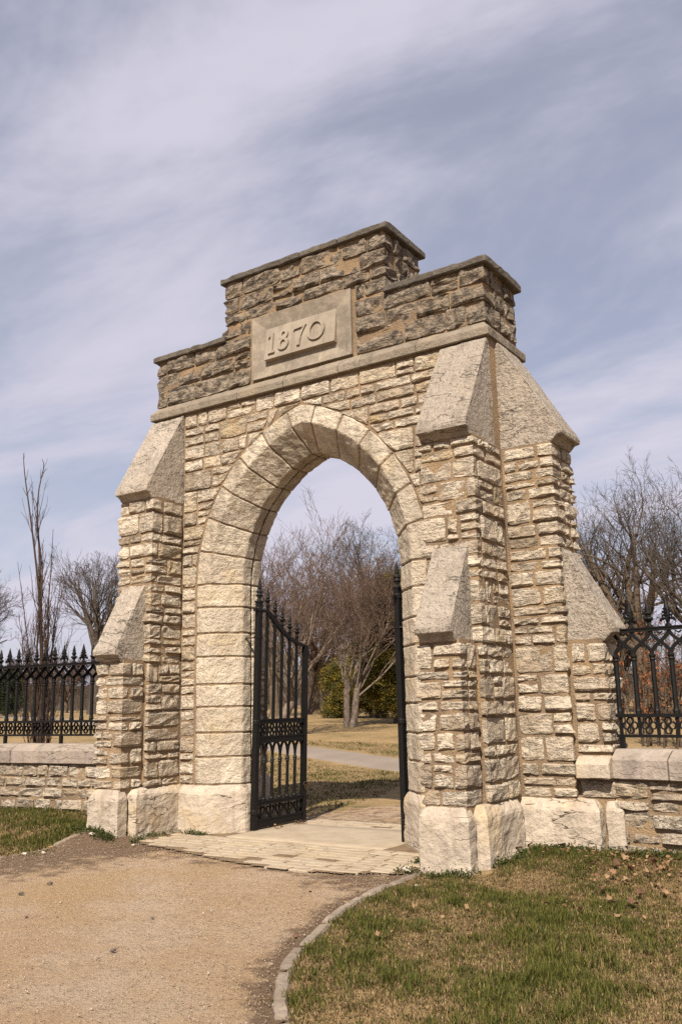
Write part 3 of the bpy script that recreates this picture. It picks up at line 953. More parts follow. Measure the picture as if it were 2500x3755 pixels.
fx = [-1.95, -1.05, -0.25, 0.62, 0.95, 1.75]
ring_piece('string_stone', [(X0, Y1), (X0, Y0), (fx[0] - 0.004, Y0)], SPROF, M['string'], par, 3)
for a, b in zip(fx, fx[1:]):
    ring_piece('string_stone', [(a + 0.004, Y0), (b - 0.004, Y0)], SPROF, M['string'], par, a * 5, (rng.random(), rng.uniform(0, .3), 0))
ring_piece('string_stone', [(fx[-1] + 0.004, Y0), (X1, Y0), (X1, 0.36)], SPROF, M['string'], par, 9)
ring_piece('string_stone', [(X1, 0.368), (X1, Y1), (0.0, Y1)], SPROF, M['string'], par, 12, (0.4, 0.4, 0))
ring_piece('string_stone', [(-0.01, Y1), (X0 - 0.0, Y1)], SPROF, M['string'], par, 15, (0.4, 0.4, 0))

# --- parapet mass
PF, PB = -0.085, 0.835
bm = bmesh.new()
box_bm(bm, -2.62, 2.62, PF, PB, 5.70, 6.65)
box_bm(bm, -1.30, 1.30, PF + 0.001, PB - 0.001, 6.64, 7.525)
pcore = bm_obj('parapet_core', bm, M['mortar'], par)
prow_lo = [(5.90, 6.16), (6.16, 6.40), (6.40, 6.635)]
prow_hi = [(6.66, 6.86), (6.86, 7.03), (7.03, 7.26), (7.26, 7.505)]
def par_row(a, b, xa, xb, wlo, whi, y=PF):
    x = xa
    while x < xb - 1e-3:
        w = rng.uniform(wlo, whi)
        if xb - (x + w) < wlo * 0.7: w = xb - x
        if xb - x < wlo * 0.4: break
        parts = [(a, b)]
        if b - a > 0.22 and w < 0.5 and rng.random() < 0.15:
            mm_ = a + (b - a) * 0.5; parts = [(a, mm_), (mm_, b)]
        for za, zb in parts:
            put_quad(x + 0.012, x + w - 0.012, x + 0.012, x + w - 0.012, za + 0.013, zb - 0.013, y, -1.0, True, 'parapet_stone', 0.95, 0.034, 0.030, par)
        x += w
def par_corner_rows(rows, hx, xin, side, wfront):
    """corner stones wrapping the outer end of the parapet plus its end face"""
    for i, (a, b) in enumerate(rows):
        wf = wfront[i % len(wfront)]
        if side > 0:
            path = Path([(hx - wf, PF), (hx, PF), (hx, PB)])
        else:
            path = Path([(-hx, PB), (-hx, PF), (-hx + wf, PF)])
        tot = path.s[-1]
        # first stone wraps the corner
        if side > 0:
            c1 = wf + rng.uniform(0.16, 0.34); segs = [(0, c1)]
            u = c1
            while u < tot - 0.02:
                w = rng.uniform(0.22, 0.42)
                if tot - (u + w) < 0.14: w = tot - u
                segs.append((u, u + w)); u += w
        else:
            u = 0; segs = []
            end = tot - wf - rng.uniform(0.16, 0.34)
            while u < end - 0.02:
                w = min(rng.uniform(0.22, 0.42), end - u); segs.append((u, u + w)); u += w
            segs.append((u, tot))
        for u0, u1 in segs:
            if u1 - u0 < 0.06: continue
            cols, isc = path.cols(u0 + 0.011, u1 - 0.011)
            c6 = [(x, y, nx_, ny_, a + 0.011, b - 0.011) for x, y, nx_, ny_ in cols]
            nm = path.normal_mid(u0, u1)
            put_stone(c6, par, 'parapet_corner_stone' if isc else 'parapet_stone', 0.036, 0.03, stint(0.95), isc or nm.x > 0.5)
        yield wf
LOWF = [0.22, 0.42, 0.30]
UPF = [0.30, 0.20, 0.36, 0.24]
wl = list(par_corner_rows(prow_lo, 2.62, 0, 1, LOWF)); wl2 = list(par_corner_rows(prow_lo, 2.62, 0, -1, [0.18, 0.40, 0.16]))
wu = list(par_corner_rows(prow_hi, 1.30, 0, 1, UPF)); wu2 = list(par_corner_rows(prow_hi, 1.30, 0, -1, [0.24, 0.34, 0.22, 0.3]))
PX = 0.84
for i, (a, b) in enumerate(prow_lo):
    par_row(a, b, -2.62 + wl2[i], -PX - 0.02, 0.34, 0.78)
    par_row(a, b, PX + 0.02, 2.62 - wl[i], 0.34, 0.85)
for i, (a, b) in enumerate(prow_hi):
    if b <= 6.865:
        par_row(a, b, -1.30 + wu2[i], -PX - 0.02, 0.2, 0.4); par_row(a, b, PX + 0.02, 1.30 - wu[i], 0.2, 0.4)
    else:
        par_row(a, b, -1.30 + wu2[i], 1.30 - wu[i], 0.3, 0.8)
# gap over the panel between the two stone bands is mortar; rear face stones
for rows_, hx in ((prow_lo, 2.6), (prow_hi, 1.28)):
    for a, b in rows_:
        x = -hx
        while x < hx - 0.1:
            w = min(rng.uniform(0.35, 0.8), hx - x)
            put_quad(x + .01, x + w - .01, x + .01, x + w - .01, a + .011, b - .011, PB, 1.0, False, 'parapet_stone', 0.9, 0.028, 0.02)
            x += w
# copings
def slab_piece(x0, x1, y0, y1, z0, z1, seed):
    bm = bmesh.new()
    # weathered top: slightly crowned
    prism(bm, [(y0, z0), (y0, z1 - 0.005), (y0 + 0.10, z1 + 0.012), (y1 - 0.10, z1 + 0.012), (y1, z1 - 0.005), (y1, z0)], 'x', x0, x1)
    dress(bm, 0.012, 0.11, 0.014, 9, seed, chip=0.03)
    bm_obj('coping_stone', bm, M['coping'], par, tint=(rng.random(), rng.uniform(0.2, 0.6), 0))
CY0, CY1 = -0.155, 0.90
for a, b in ((-1.385, -0.80), (-0.79, 0.0), (0.01, 0.62), (0.63, 1.385)):
    slab_piece(a, b, CY0, CY1, 7.495, 7.585, a * 9 + 40)
for a, b in ((-2.705, -1.99), (-1.98, -1.305)):
    slab_piece(a, b, CY0, CY1, 6.615, 6.705, a * 7)
for a, b in ((1.305, 2.0), (2.01, 2.715)):
    slab_piece(a, b, CY0, CY1, 6.615, 6.705, a * 7)

# --- date panel
def frustum(bm, x0, x1, z0, z1, yo, a0, a1, b0, b1, yi, yback):
    o = [(x0, yo, z0), (x1, yo, z0), (x1, yo, z1), (x0, yo, z1)]
    i = [(a0, yi, b0), (a1, yi, b0), (a1, yi, b1), (a0, yi, b1)]
    k = [(x0, yback, z0), (x1, yback, z0), (x1, yback, z1), (x0, yback, z1)]
    vo = [bm.verts.new(p) for p in o]; vi = [bm.verts.new(p) for p in i]; vk = [bm.verts.new(p) for p in k]
    for j in range(4):
        bm.faces.new((vo[j], vo[(j + 1) % 4], vi[(j + 1) % 4], vi[j]))
        bm.faces.new((vk[j], vk[(j + 1) % 4], vo[(j + 1) % 4], vo[j]))
    bm.faces.new(vi); bm.faces.new(vk[::-1])
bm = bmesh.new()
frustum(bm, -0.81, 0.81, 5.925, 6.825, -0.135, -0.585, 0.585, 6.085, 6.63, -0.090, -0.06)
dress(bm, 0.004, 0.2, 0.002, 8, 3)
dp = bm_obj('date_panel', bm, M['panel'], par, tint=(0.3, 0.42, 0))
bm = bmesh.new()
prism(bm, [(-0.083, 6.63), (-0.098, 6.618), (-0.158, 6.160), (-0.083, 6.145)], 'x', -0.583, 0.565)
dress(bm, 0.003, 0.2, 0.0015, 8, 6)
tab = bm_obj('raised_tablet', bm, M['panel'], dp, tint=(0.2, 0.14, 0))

# raised numerals 1 8 7 0
def ribbon(bm, pts_, ws, y0, y1, closed=False):
    n = len(pts_)
    L, Rr = [], []
    for i, p in enumerate(pts_):
        if closed: a, b = pts_[(i - 1) % n], pts_[(i + 1) % n]
        else: a, b = pts_[max(i - 1, 0)], pts_[min(i + 1, n - 1)]
        d = Vector((b[0] - a[0], b[1] - a[1])).normalized(); nn = Vector((-d.y, d.x))
        w_ = ws[i] / 2
        L.append((p[0] + nn.x * w_, p[1] + nn.y * w_)); Rr.append((p[0] - nn.x * w_, p[1] - nn.y * w_))
    def V_(q, y): return bm.verts.new((q[0], y, q[1]))
    l0 = [V_(q, y0) for q in L]; r0 = [V_(q, y0) for q in Rr]; l1 = [V_(q, y1) for q in L]; r1 = [V_(q, y1) for q in Rr]
    m_ = n if closed else n - 1
    for i in range(m_):
        j = (i + 1) % n
        bm.faces.new((l0[i], l0[j], r0[j], r0[i])); bm.faces.new((l0[j], l0[i], l1[i], l1[j])); bm.faces.new((r0[i], r0[j], r1[j], r1[i]))
    if not closed:
        for i in (0, n - 1): bm.faces.new((l0[i], r0[i], r1[i], l1[i]))
def ell(cx, cz, rx, rz, n=28): return [(cx + rx * math.cos(2 * math.pi * i / n), cz + rz * math.sin(2 * math.pi * i / n)) for i in range(n)]
DY0, DY1 = -0.124, -0.090
def digit(fn):
    bm = bmesh.new(); fn(bm)
    for v in bm.verts: v.co.y -= 0.060 * (6.618 - v.co.z) / 0.458      # the tablet leans out towards its foot
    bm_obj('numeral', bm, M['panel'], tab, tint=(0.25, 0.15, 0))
def d1(bm):
    x = -0.46
    ribbon(bm, [(x, 6.245), (x, 6.53)], [0.042, 0.038], DY0, DY1)
    ribbon(bm, [(x - 0.055, 6.246), (x + 0.055, 6.246)], [0.026, 0.026], DY0 + 0.001, DY1)
    ribbon(bm, [(x - 0.065, 6.475), (x - 0.012, 6.522)], [0.02, 0.03], DY0 + 0.002, DY1)
def d8(bm):
    e = ell(-0.265, 6.465, 0.052, 0.056); ribbon(bm, e, [0.026 + 0.018 * abs(math.cos(2 * math.pi * i / 28)) for i in range(28)], DY0, DY1, True)
    e = ell(-0.265, 6.327, 0.066, 0.073); ribbon(bm, e, [0.026 + 0.022 * abs(math.cos(2 * math.pi * i / 28)) for i in range(28)], DY0 + 0.001, DY1, True)
def d7(bm):
    ribbon(bm, [(-0.10, 6.478), (-0.085, 6.505), (0.08, 6.515), (0.10, 6.525)], [0.02, 0.036, 0.034, 0.012], DY0, DY1)
    ribbon(bm, [(0.09, 6.52), (0.045, 6.45), (0.01, 6.37), (-0.005, 6.30), (-0.01, 6.24)], [0.016, 0.028, 0.038, 0.044, 0.050], DY0 + 0.001, DY1)
def d0(bm):
    e = ell(0.27, 6.39, 0.115, 0.128, 40); ribbon(bm, e, [0.022 + 0.026 * abs(math.cos(2 * math.pi * i / 40)) ** 1.5 for i in range(40)], DY0, DY1, True)
for fn in (d1, d8, d7, d0): digit(fn)

# --- everything of the rubble that the camera never faces, kept as one part
SVt, SFt, STt = [], [], []
for v, f, ti in stuff_parts:
    b0 = len(SVt); SVt += v; SFt += [tuple(i + b0 for i in q) for q in f]; STt += [ti] * len(v)
rs = pydata('rear_stonework', SVt, SFt, M['rubble'], gate, tint=np.array(STt))
rs['kind'] = 'stuff'

# ------------------------------------------------------------------ wing walls and iron fences
ANG = R(7)
class Wing:
    def __init__(s, side):
        s.side = side
        s.o = Vector((side * 3.60, YC)); s.d = Vector((side * math.cos(ANG), -math.sin(ANG)))
        f = Vector((s.d.y, -s.d.x)); s.f = f if f.y < 0 else -f       # towards the camera side
    def P(s, u, q):            # u along, q towards the front
        p = s.o + s.d * u + s.f * q; return (p.x, p.y)
ZW = 0.80
def wing_wall(side, length, joints, label):
    wg = Wing(side)
    root = empty('fence_wall', (*wg.P(0, 0), 0)); tag(root, label, 'wall')
    inv = Matrix.Translation(root.location).inverted()
    bm = bmesh.new()
    prism(bm, [wg.P(-0.05, 0.19), wg.P(length, 0.19), wg.P(length, -0.19), wg.P(-0.05, -0.19)], 'z', -0.25, ZW + 0.005)
    core = bm_obj('wall_core', bm, M['mortar'], root); core.matrix_parent_inverse = inv
    ends = [wg.P(0.0, 0.19), wg.P(length, 0.19)]
    if side < 0: ends = ends[::-1]
    path = Path(ends)
    n0 = len(stuff_parts)
    before = set(bpy.data.objects)
    rubble_path(path, -0.14, ZW - 0.005, core, lambda n: True, weather=0.30, proud=0.026, rough=0.02)
    ends_b = [wg.P(0.0, -0.19), wg.P(length, -0.19)]
    if side > 0: ends_b = ends_b[::-1]
    for u0, u1 in zip(joints, joints[1:]):
        a, b = u0 + 0.006, u1 - 0.006
        prof = [(0.255, ZW), (0.255, ZW + 0.195), (0.10, ZW + 0.285), (-0.10, ZW + 0.285), (-0.255, ZW + 0.195), (-0.255, ZW)]
        bm = bmesh.new()
        va = [bm.verts.new((*wg.P(a, q), z)) for q, z in prof]; vb = [bm.verts.new((*wg.P(b, q), z)) for q, z in prof]
        bm.faces.new(va); bm.faces.new(vb[::-1])
        for i in range(6): bm.faces.new((va[i], va[(i + 1) % 6], vb[(i + 1) % 6], vb[i]))
        dress(bm, 0.010, 0.18, 0.005, 7, u0 * 3 + side * 9, chip=0.012)
        o = bm_obj('coping_stone', bm, M['wall_coping'], root, tint=(rng.random(), rng.uniform(0.05, 0.25), 0)); o.matrix_parent_inverse = inv
    return root
wing_wall(1, 3.2, [0.03, 0.62, 1.55, 3.2], 'low rubble stone wall with sloped coping right of the gateway')
wing_wall(-1, 5.2, [0.1, 2.05, 3.4, 5.2], 'low rubble stone wall with sloped coping left of the gateway')
# coping block let into the side of each outer buttress
for core, side in ((b3, 1), (b4, -1)):
    bm = bmesh.new()
    prism(bm, [(0.20, 0.805), (-0.015, 0.805), (-0.02, 0.955), (0.08, 1.02), (0.20, 1.02)], 'x', side * 3.29, side * 3.635)
    dress(bm, 0.012, 0.12, 0.008, 7, 3 * side + 8, chip=0.015)
    bm_obj('coping_block', bm, M['plinth'], core, tint=(0.5, 0.05, 0))

def iron(bm, name):
    me = bpy.data.meshes.new(name)
    bmesh.ops.recalc_face_normals(bm, faces=bm.faces[:])
    bm.to_mesh(me); bm.free(); me.materials.append(M['iron']); return me
def lathe(bm, prof, n=8, cx=0, cy=0, z0=0, sy=1.0):
    rings = []
    for r_, z in prof:
        rings.append([bm.verts.new((cx + r_ * math.cos(2 * math.pi * i / n), cy + sy * r_ * math.sin(2 * math.pi * i / n), z0 + z)) for i in range(n)])
    for a, b in zip(rings, rings[1:]):
        for i in range(n): bm.faces.new((a[i], a[(i + 1) % n], b[(i + 1) % n], b[i]))
    bm.faces.new(rings[0][::-1]); bm.faces.new(rings[-1])
SP = 0.195
ZR = 2.255
bm = bmesh.new(); lathe(bm, [(0.034, 1.43), (0.034, 1.46), (0.030, 1.475), (0.027, 1.50), (0.0255, 1.955), (0.031, 1.965), (0.033, 1.975), (0.027, 1.985), (0.036, 2.000), (0.038, 2.015), (0.02, 2.03), (0.014, 2.06)], 8)
me_bar = iron(bm, 'bar')
bm = bmesh.new(); lathe(bm, [(0.030, 0), (0.030, 0.012), (0.016, 0.03), (0.014, 0.045), (0.034, 0.070), (0.043, 0.082), (0.036, 0.094), (0.020, 0.105), (0.019, 0.115), (0.030, 0.130), (0.031, 0.138), (0.022, 0.150), (0.019, 0.19), (0.011, 0.23), (0.002, 0.262)], 10)
me_spear = iron(bm, 'finial')
bm = bmesh.new()
lathe(bm, [(0.028, 0), (0.028, 0.012), (0.014, 0.03), (0.015, 0.06), (0.024, 0.09), (0.026, 0.12), (0.024, 0.15), (0.026, 0.16), (0.018, 0.20), (0.010, 0.24), (0.002, 0.275)], 8)
for a in range(4):
    cs, sn = math.cos(a * math.pi / 2), math.sin(a * math.pi / 2)
    for (rr, z, s_) in ((0.036, 0.075, 0.019), (0.050, 0.068, 0.016), (0.058, 0.056, 0.011), (0.033, 0.105, 0.015), (0.030, 0.140, 0.013), (0.024, 0.17, 0.010)):
        bmesh.ops.create_icosphere(bm, subdivisions=1, radius=s_, matrix=Matrix.Translation((rr * cs, rr * sn, z)))
me_fleur = iron(bm, 'finial')
bm = bmesh.new()
def scurve(x0, x1, z0, z1, n=9): return [(x0 + (x1 - x0) * float(sm(i / (n - 1))), z0 + (z1 - z0) * i / (n - 1)) for i in range(n)]
ribbon(bm, scurve(0, SP, 2.03, ZR + 0.005), [0.029] * 9, -0.018, 0.018)
ribbon(bm, scurve(SP, 0, 2.03, ZR + 0.005), [0.029] * 9, -0.0175, 0.0175)
for bx, bz in ((SP / 2, 2.225), (SP / 2, 2.10)):
    ribbon(bm, [(bx - 0.03, bz + 0.02), (bx, bz), (bx + 0.03, bz + 0.02)], [0.010, 0.016, 0.010], -0.010, 0.010)
me_trac = iron(bm, 'tracery')
bm = bmesh.new()
for (cx_, cz_) in ((SP / 2 - 0.043, 1.313), (SP / 2 + 0.043, 1.313), (SP / 2, 1.268), (SP / 2, 1.358)):
    ribbon(bm, ell(cx_, cz_, 0.033, 0.035, 14), [0.012] * 14, -0.013, 0.013, True)
box_bm(bm, -0.013, 0.013, -0.014, 0.014, 1.222, 1.397)
me_quat = iron(bm, 'quatrefoil')
def fence(side, length, label, u_start):
    wg = Wing(side)
    root = empty('iron_fence', (*wg.P(0, 0), 0)); root.rotation_euler = (0, 0, math.atan2(wg.d.y, wg.d.x)); tag(root, label, 'fence')
    def part(name, me, x):
        o = bpy.data.objects.new(name, me); o.location = (x, 0, 0); link(o, root); return o
    for (z0, z1, w_) in ((ZR, ZR + 0.026, 0.030), (1.395, 1.43, 0.034), (1.195, 1.224, 0.024)):
        bm = bmesh.new(); box_bm(bm, u_start - 0.04, length, -w_, w_, z0, z1)
        if z0 == ZR:
            box_bm(bm, u_start - 0.04, length, -0.038, 0.038, ZR + 0.027, ZR + 0.040)
        me = iron(bm, 'rail'); part('rail', me, 0)
    n = int((length - u_start) / SP)
    bm = bmesh.new(); box_bm(bm, -0.022, 0.022, -0.022, 0.022, 1.05, 1.196); me_leg = iron(bm, 'leg')
    for i in range(n):
        x = u_start + i * SP
        part('bar', me_bar, x)
        if i == 0:
            part('quatrefoil', me_quat, x); part('tracery', me_trac, x); part('leg', me_leg, x); continue
        f_ = part('finial', me_fleur if i % 2 == (1 if side > 0 else 0) else me_spear, x); f_.location.z = ZR + 0.040; f_.scale = (1.22, 1.22, 1.04); f_.rotation_euler = (rng.uniform(-.03, .03), rng.uniform(-.03, .03), rng.uniform(-0.3, 0.3)); f_.location.x = x + SP * 0.0
        if i < n - 1:
            part('tracery', me_trac, x); part('quatrefoil', me_quat, x)
        if i % 6 == 0: part('leg', me_leg, x)
    return root
fence(1, 3.15, 'black wrought iron fence on the right wall with spiked finials', 0.08)
fence(-1, 5.15, 'black wrought iron fence on the left wall with spiked finials', 0.10)

# ------------------------------------------------------------------ iron gate leaves
GL = 1.08
BX = [0.185, 0.352, 0.520, 0.687, 0.855]
def railz(x):
    pts_ = [(0.0, 2.80), (0.17, 2.795), (0.25, 2.75), (0.352, 2.665), (0.52, 2.55), (0.687, 2.46), (0.855, 2.40), (1.08, 2.355)]
    return float(np.interp(x, [p[0] for p in pts_], [p[1] for p in pts_]))
def gate_leaf(name, label, loc, rot):
    root = empty(name, loc); root.rotation_euler = rot; tag(root, label, 'gate', 'gate leaves')
    def add(nm, bm, mat=None):
        me = iron(bm, nm)
        if mat: me.materials[0] = mat
        o = bpy.data.objects.new(nm, me); return link(o, root)
    bm = bmesh.new(); box_bm(bm, -0.036, 0.036, -0.036, 0.036, -0.02, 2.90); box_bm(bm, -0.044, 0.044, -0.044, 0.044, 2.90, 2.925); box_bm(bm, -0.042, 0.042, -0.042, 0.042, 2.42, 2.46); add('hinge_post', bm)
    bm = bmesh.new(); lathe(bm, [(0.034, 2.925), (0.026, 2.95), (0.030, 2.985), (0.042, 3.00), (0.032, 3.03), (0.040, 3.045), (0.026, 3.08), (0.029, 3.10), (0.022, 3.15), (0.012, 3.20), (0.002, 3.245)], 10)
    for a in range(4):
        for rr, z, s_ in ((0.048, 2.995, 0.014), (0.042, 3.045, 0.012)):
            bmesh.ops.create_icosphere(bm, subdivisions=1, radius=s_, matrix=Matrix.Translation((rr * math.cos(a * math.pi / 2), rr * math.sin(a * math.pi / 2), z)))
    add('finial', bm)
    bm = bmesh.new(); box_bm(bm, GL - 0.055, GL + 0.012, -0.034, 0.034, -0.005, 2.372); add('stile', bm)
    bm = bmesh.new()
    xs_ = [-0.10, 0.0, 0.1, 0.17, 0.22, 0.28, 0.352, 0.44, 0.52, 0.6, 0.687, 0.77, 0.855, 0.96, 1.085]
    ribbon(bm, [(x, railz(x)) for x in xs_], [0.032, 0.034, 0.036, 0.042, 0.055, 0.062, 0.064, 0.062, 0.058, 0.052, 0.046, 0.042, 0.038, 0.036, 0.034], -0.020, 0.020); add('curved_rail', bm)
    for z0, z1, h in ((1.305, 1.365, 0.024), (1.06, 1.145, 0.026), (0.275, 0.33, 0.026), (0.005, 0.105, 0.020)):
        bm = bmesh.new(); box_bm(bm, 0.034, GL - 0.054, -h, h, z0, z1)
        box_bm(bm, 0.034, GL - 0.054, -h - 0.008, h + 0.008, z1 - 0.012, z1 + 0.004)
        add('rail', bm)
    for i, x in enumerate(BX):
        zr = railz(x)
        bm = bmesh.new(); box_bm(bm, x - 0.0165, x + 0.0165, -0.0165, 0.0165, 1.366, zr + 0.07); add('bar', bm)
        bm = bmesh.new(); z = zr + 0.07
        lathe(bm, [(0.020, z), (0.030, z + 0.008), (0.030, z + 0.02), (0.018, z + 0.03), (0.017, z + 0.05), (0.034, z + 0.075), (0.042, z + 0.085), (0.034, z + 0.095), (0.018, z + 0.105), (0.028, z + 0.125), (0.020, z + 0.14), (0.017, z + 0.18), (0.010, z + 0.23), (0.002, z + 0.265)], 8, x, 0); add('finial', bm)
        bm = bmesh.new(); lathe(bm, [(0.034, 0.331), (0.034, 0.35), (0.024, 0.365), (0.0215, 0.39), (0.0215, 0.80), (0.029, 0.81), (0.023, 0.825), (0.031, 0.84), (0.022, 0.86), (0.014, 0.90)], 8, x, 0); add('column', bm)
    ed = [0.035] + BX + [GL - 0.05]
    for a, b in zip(ed, ed[1:]):
        w_ = b - a
        bm = bmesh.new()
        def pc(x0, x1, n=7): return [(x0 + (x1 - x0) * (i / (n - 1)) ** 1.7, 0.88 + 0.185 * math.sin(math.pi / 2 * i / (n - 1))) for i in range(n)]
        ribbon(bm, pc(a, a + w_ * 0.52), [0.022] * 7, -0.014, 0.014); ribbon(bm, pc(b, b - w_ * 0.52), [0.022] * 7, -0.0135, 0.0135)
        add('tracery', bm)
    nq = 5; step = (GL - 0.09) / nq
    for k in range(nq):
        cx_ = 0.036 + step * (k + 0.5)
        bm = bmesh.new()
        for dx_, dz_ in ((-0.048, 0), (0.048, 0), (0, -0.045), (0, 0.045)):
            ribbon(bm, ell(cx_ + dx_, 1.225 + dz_, 0.034, 0.036, 14), [0.016] * 14, -0.012, 0.012, True)
        box_bm(bm, cx_ + step / 2 - 0.010, cx_ + step / 2 + 0.010, -0.013, 0.013, 1.146, 1.304)
        add('quatrefoil', bm)
        bm = bmesh.new()
        for sg in (-1, 1):
            ribbon(bm, [(cx_ + sg * 0.012, 0.112), (cx_ + sg * 0.03, 0.15), (cx_ + sg * 0.072, 0.185), (cx_ + sg * 0.085, 0.225), (cx_ + sg * 0.06, 0.252), (cx_ + sg * 0.03, 0.24)], [0.020, 0.017, 0.015, 0.015, 0.014, 0.012], -0.012 - 0.0005 * sg, 0.012 + 0.0005 * sg)
        ribbon(bm, [(cx_, 0.11), (cx_, 0.272)], [0.016, 0.016], -0.011, 0.011)
        add('scroll', bm)
    return root
lg = gate_leaf('gate_leaf', 'black iron gate leaf swung open against the left jamb of the arch', (-1.115, 0.27, 0.045), (R(1.9), 0, R(90)))
rg = gate_leaf('gate_leaf', 'black iron gate leaf mostly hidden behind the right jamb of the arch', (1.11, 0.30, 0.045), (0, 0, R(84)))
for leaf in (lg, rg):
    bm = bmesh.new(); ribbon(bm, ell(GL - 0.02, 0.47, 0.045, 0.03, 16), [0.010] * 16, -0.045, -0.036, True); ribbon(bm, ell(GL - 0.02, 0.43, 0.020, 0.035, 12), [0.009] * 12, -0.050, -0.041, True)
    me = iron(bm, 'chain'); me.materials[0] = M['rust']; link(bpy.data.objects.new('chain', me), leaf)
    for z_ in (0.17, 1.30, 2.78):
        bm = bmesh.new(); lathe(bm, [(0.048, z_), (0.052, z_ + 0.01), (0.052, z_ + 0.05), (0.048, z_ + 0.06)], 10); me = iron(bm, 'hinge'); link(bpy.data.objects.new('hinge', me), leaf)
# wall brackets of the left leaf
for leaf, sg in ((lg, 1), (rg, -1)):
    bm = bmesh.new(); box_bm(bm, -0.04, 0.0, 0.03 if sg > 0 else -0.22, 0.22 if sg > 0 else -0.03, 2.425, 2.44)
    ribbon(bm, [(0, 0), (0.01, 0.01)], [0.004, 0.004], 0.0, 0.002)
    me = iron(bm, 'wall_bracket'); me.materials[0] = M['rust']; link(bpy.data.objects.new('wall_bracket', me), leaf)

# ------------------------------------------------------------------ trees
def unit(a): return a / (np.linalg.norm(a, axis=-1, keepdims=True) + 1e-9)
def grow(P, D, L, r, nseg, wob, trop, taper, g, tdir=np.array([0, 0, 1.0])):
    """grow B branches at once; returns points (B,n+1,3) and radii (B,n+1)"""
    B = len(P); pts_ = [P]; D = D.copy()
    for k in range(nseg):
        D = unit(D + g.normal(0, wob, (B, 3)) + trop * tdir)
        P = P + D * (L / nseg)[:, None]; pts_.append(P)
    t = np.linspace(0, 1, nseg + 1)
    return np.stack(pts_, 1), r[:, None] * (1 - (1 - taper) * t)[None]
def spawn(pts_, rad, L, c, tlo, thi, alo, ahi, lf, rf, g, tip=True):
    B, n1, _ = pts_.shape
    t = g.uniform(tlo, thi, (B, c))
    if tip: t[:, -1] = 1.0
    x = t * (n1 - 1); i = np.minimum(x.astype(int), n1 - 2); f = x - i
    b = np.arange(B)[:, None]
    p0, p1 = pts_[b, i], pts_[b, i + 1]
    P = p0 + (p1 - p0) * f[..., None]; D = unit(p1 - p0)
    rr = rad[b, i] * (1 - f) + rad[b, i + 1] * f
    q = g.normal(0, 1, D.shape); q = unit(q - (q * D).sum(-1, keepdims=True) * D)
    ang = np.radians(g.uniform(alo, ahi, t.shape))
    if tip: ang[:, -1] *= 0.4
    Dn = D * np.cos(ang)[..., None] + q * np.sin(ang)[..., None]
    Ln = L[:, None] * g.uniform(lf[0], lf[1], t.shape) * (1.15 - 0.45 * t)
    return P.reshape(-1, 3), Dn.reshape(-1, 3), Ln.ravel(), (rr * g.uniform(rf * 0.85, rf, t.shape)).ravel()
def tubes(pts_, rad, k):
    B, n, _ = pts_.shape
    T = unit(np.gradient(pts_, axis=1))
    ref = np.where(np.abs(T[..., 2:3]) > 0.9, np.array([1.0, 0, 0]), np.array([0, 0, 1.0]))
    U = unit(np.cross(T, ref)); W_ = np.cross(T, U)
    a = 2 * np.pi * np.arange(k) / k
    ring = U[:, :, None] * np.cos(a)[None, None, :, None] + W_[:, :, None] * np.sin(a)[None, None, :, None]
    v = pts_[:, :, None] + ring * rad[:, :, None, None]
    idx_ = np.arange(B * n * k).reshape(B, n, k); nx_ = np.roll(idx_, -1, axis=2)
    f = np.stack([idx_[:, :-1], nx_[:, :-1], nx_[:, 1:], idx_[:, 1:]], -1).reshape(-1, 4)
    return v.reshape(-1, 3), f
def join(parts):
    V_, F_ = [], []; o = 0
    for v, f in parts:
        V_.append(v); F_.append(f + o); o += len(v)
    return np.concatenate(V_), np.concatenate(F_)
def bare_tree(name, label, base, height, tr, g, rf0=0.62, trunks=1, lean=(0, 0), fork=0.28, spread=38, levels=4, counts=(7, 6, 5, 4), mats=('bark_dark', 'twig_dark'), trop=0.05, wob=0.10, minr=0.006, group=None, first=(25, 50), lf=(0.5, 0.8), shape=0.62, kind='things'):
    base = np.array(base, float)
    limb, twig = [], []
    P = np.tile(base, (trunks, 1)); D = np.zeros((trunks, 3)); D[:, 2] = 1
    if trunks > 1:
        a = np.linspace(0, 2 * np.pi, trunks, endpoint=False) + g.uniform(0, 1)
        D[:, 0] = np.cos(a) * 0.05; D[:, 1] = np.sin(a) * 0.05; P = P + D * np.array([2.4, 2.4, 0])
    D = unit(D + np.array([lean[0], lean[1], 0]))
    L = np.full(trunks, height * fork); r = np.full(trunks, tr)
    p, ra = grow(P, D, L, r, 5, 0.04, 0.02, 0.8, g)
    ra[:, 0] *= 1.35
    limb.append(tubes(p, ra, 8))
    # main limbs
    P, D, L, r = spawn(p, ra, np.full(trunks, height * shape), counts[0], 0.72, 1.0, first[0], first[1], (0.62, 1.0), rf0, g)
    for lv in range(1, levels + 1):
        ns = (7, 6, 4, 3, 3)[min(lv - 1, 4)]
        r = np.maximum(r, minr)
        p, ra = grow(P, D, L, r, ns, wob * (0.8 + 0.35 * lv), trop, 0.42 if lv < levels else 0.35, g)
        ra = np.maximum(ra, minr * 0.6)
        (limb if lv <= 2 else twig).append(tubes(p, ra, 6 if lv == 1 else (4 if lv == 2 else 3)))
        if lv < levels:
            P, D, L, r = spawn(p, ra, L, counts[min(lv, len(counts) - 1)], 0.22, 1.0, spread * 0.6, spread * 1.35, lf, 0.55, g)
    root = empty(name, tuple(base))
    inv = Matrix.Translation(base).inverted()
    v, f = join(limb); o = np_mesh('trunk', v - base, f, M[mats[0]], root, smooth=True)
    v, f = join(twig); o = np_mesh('crown', v - base, f, M[mats[1]], root)
    if label: tag(root, label, 'tree', group)
    return root
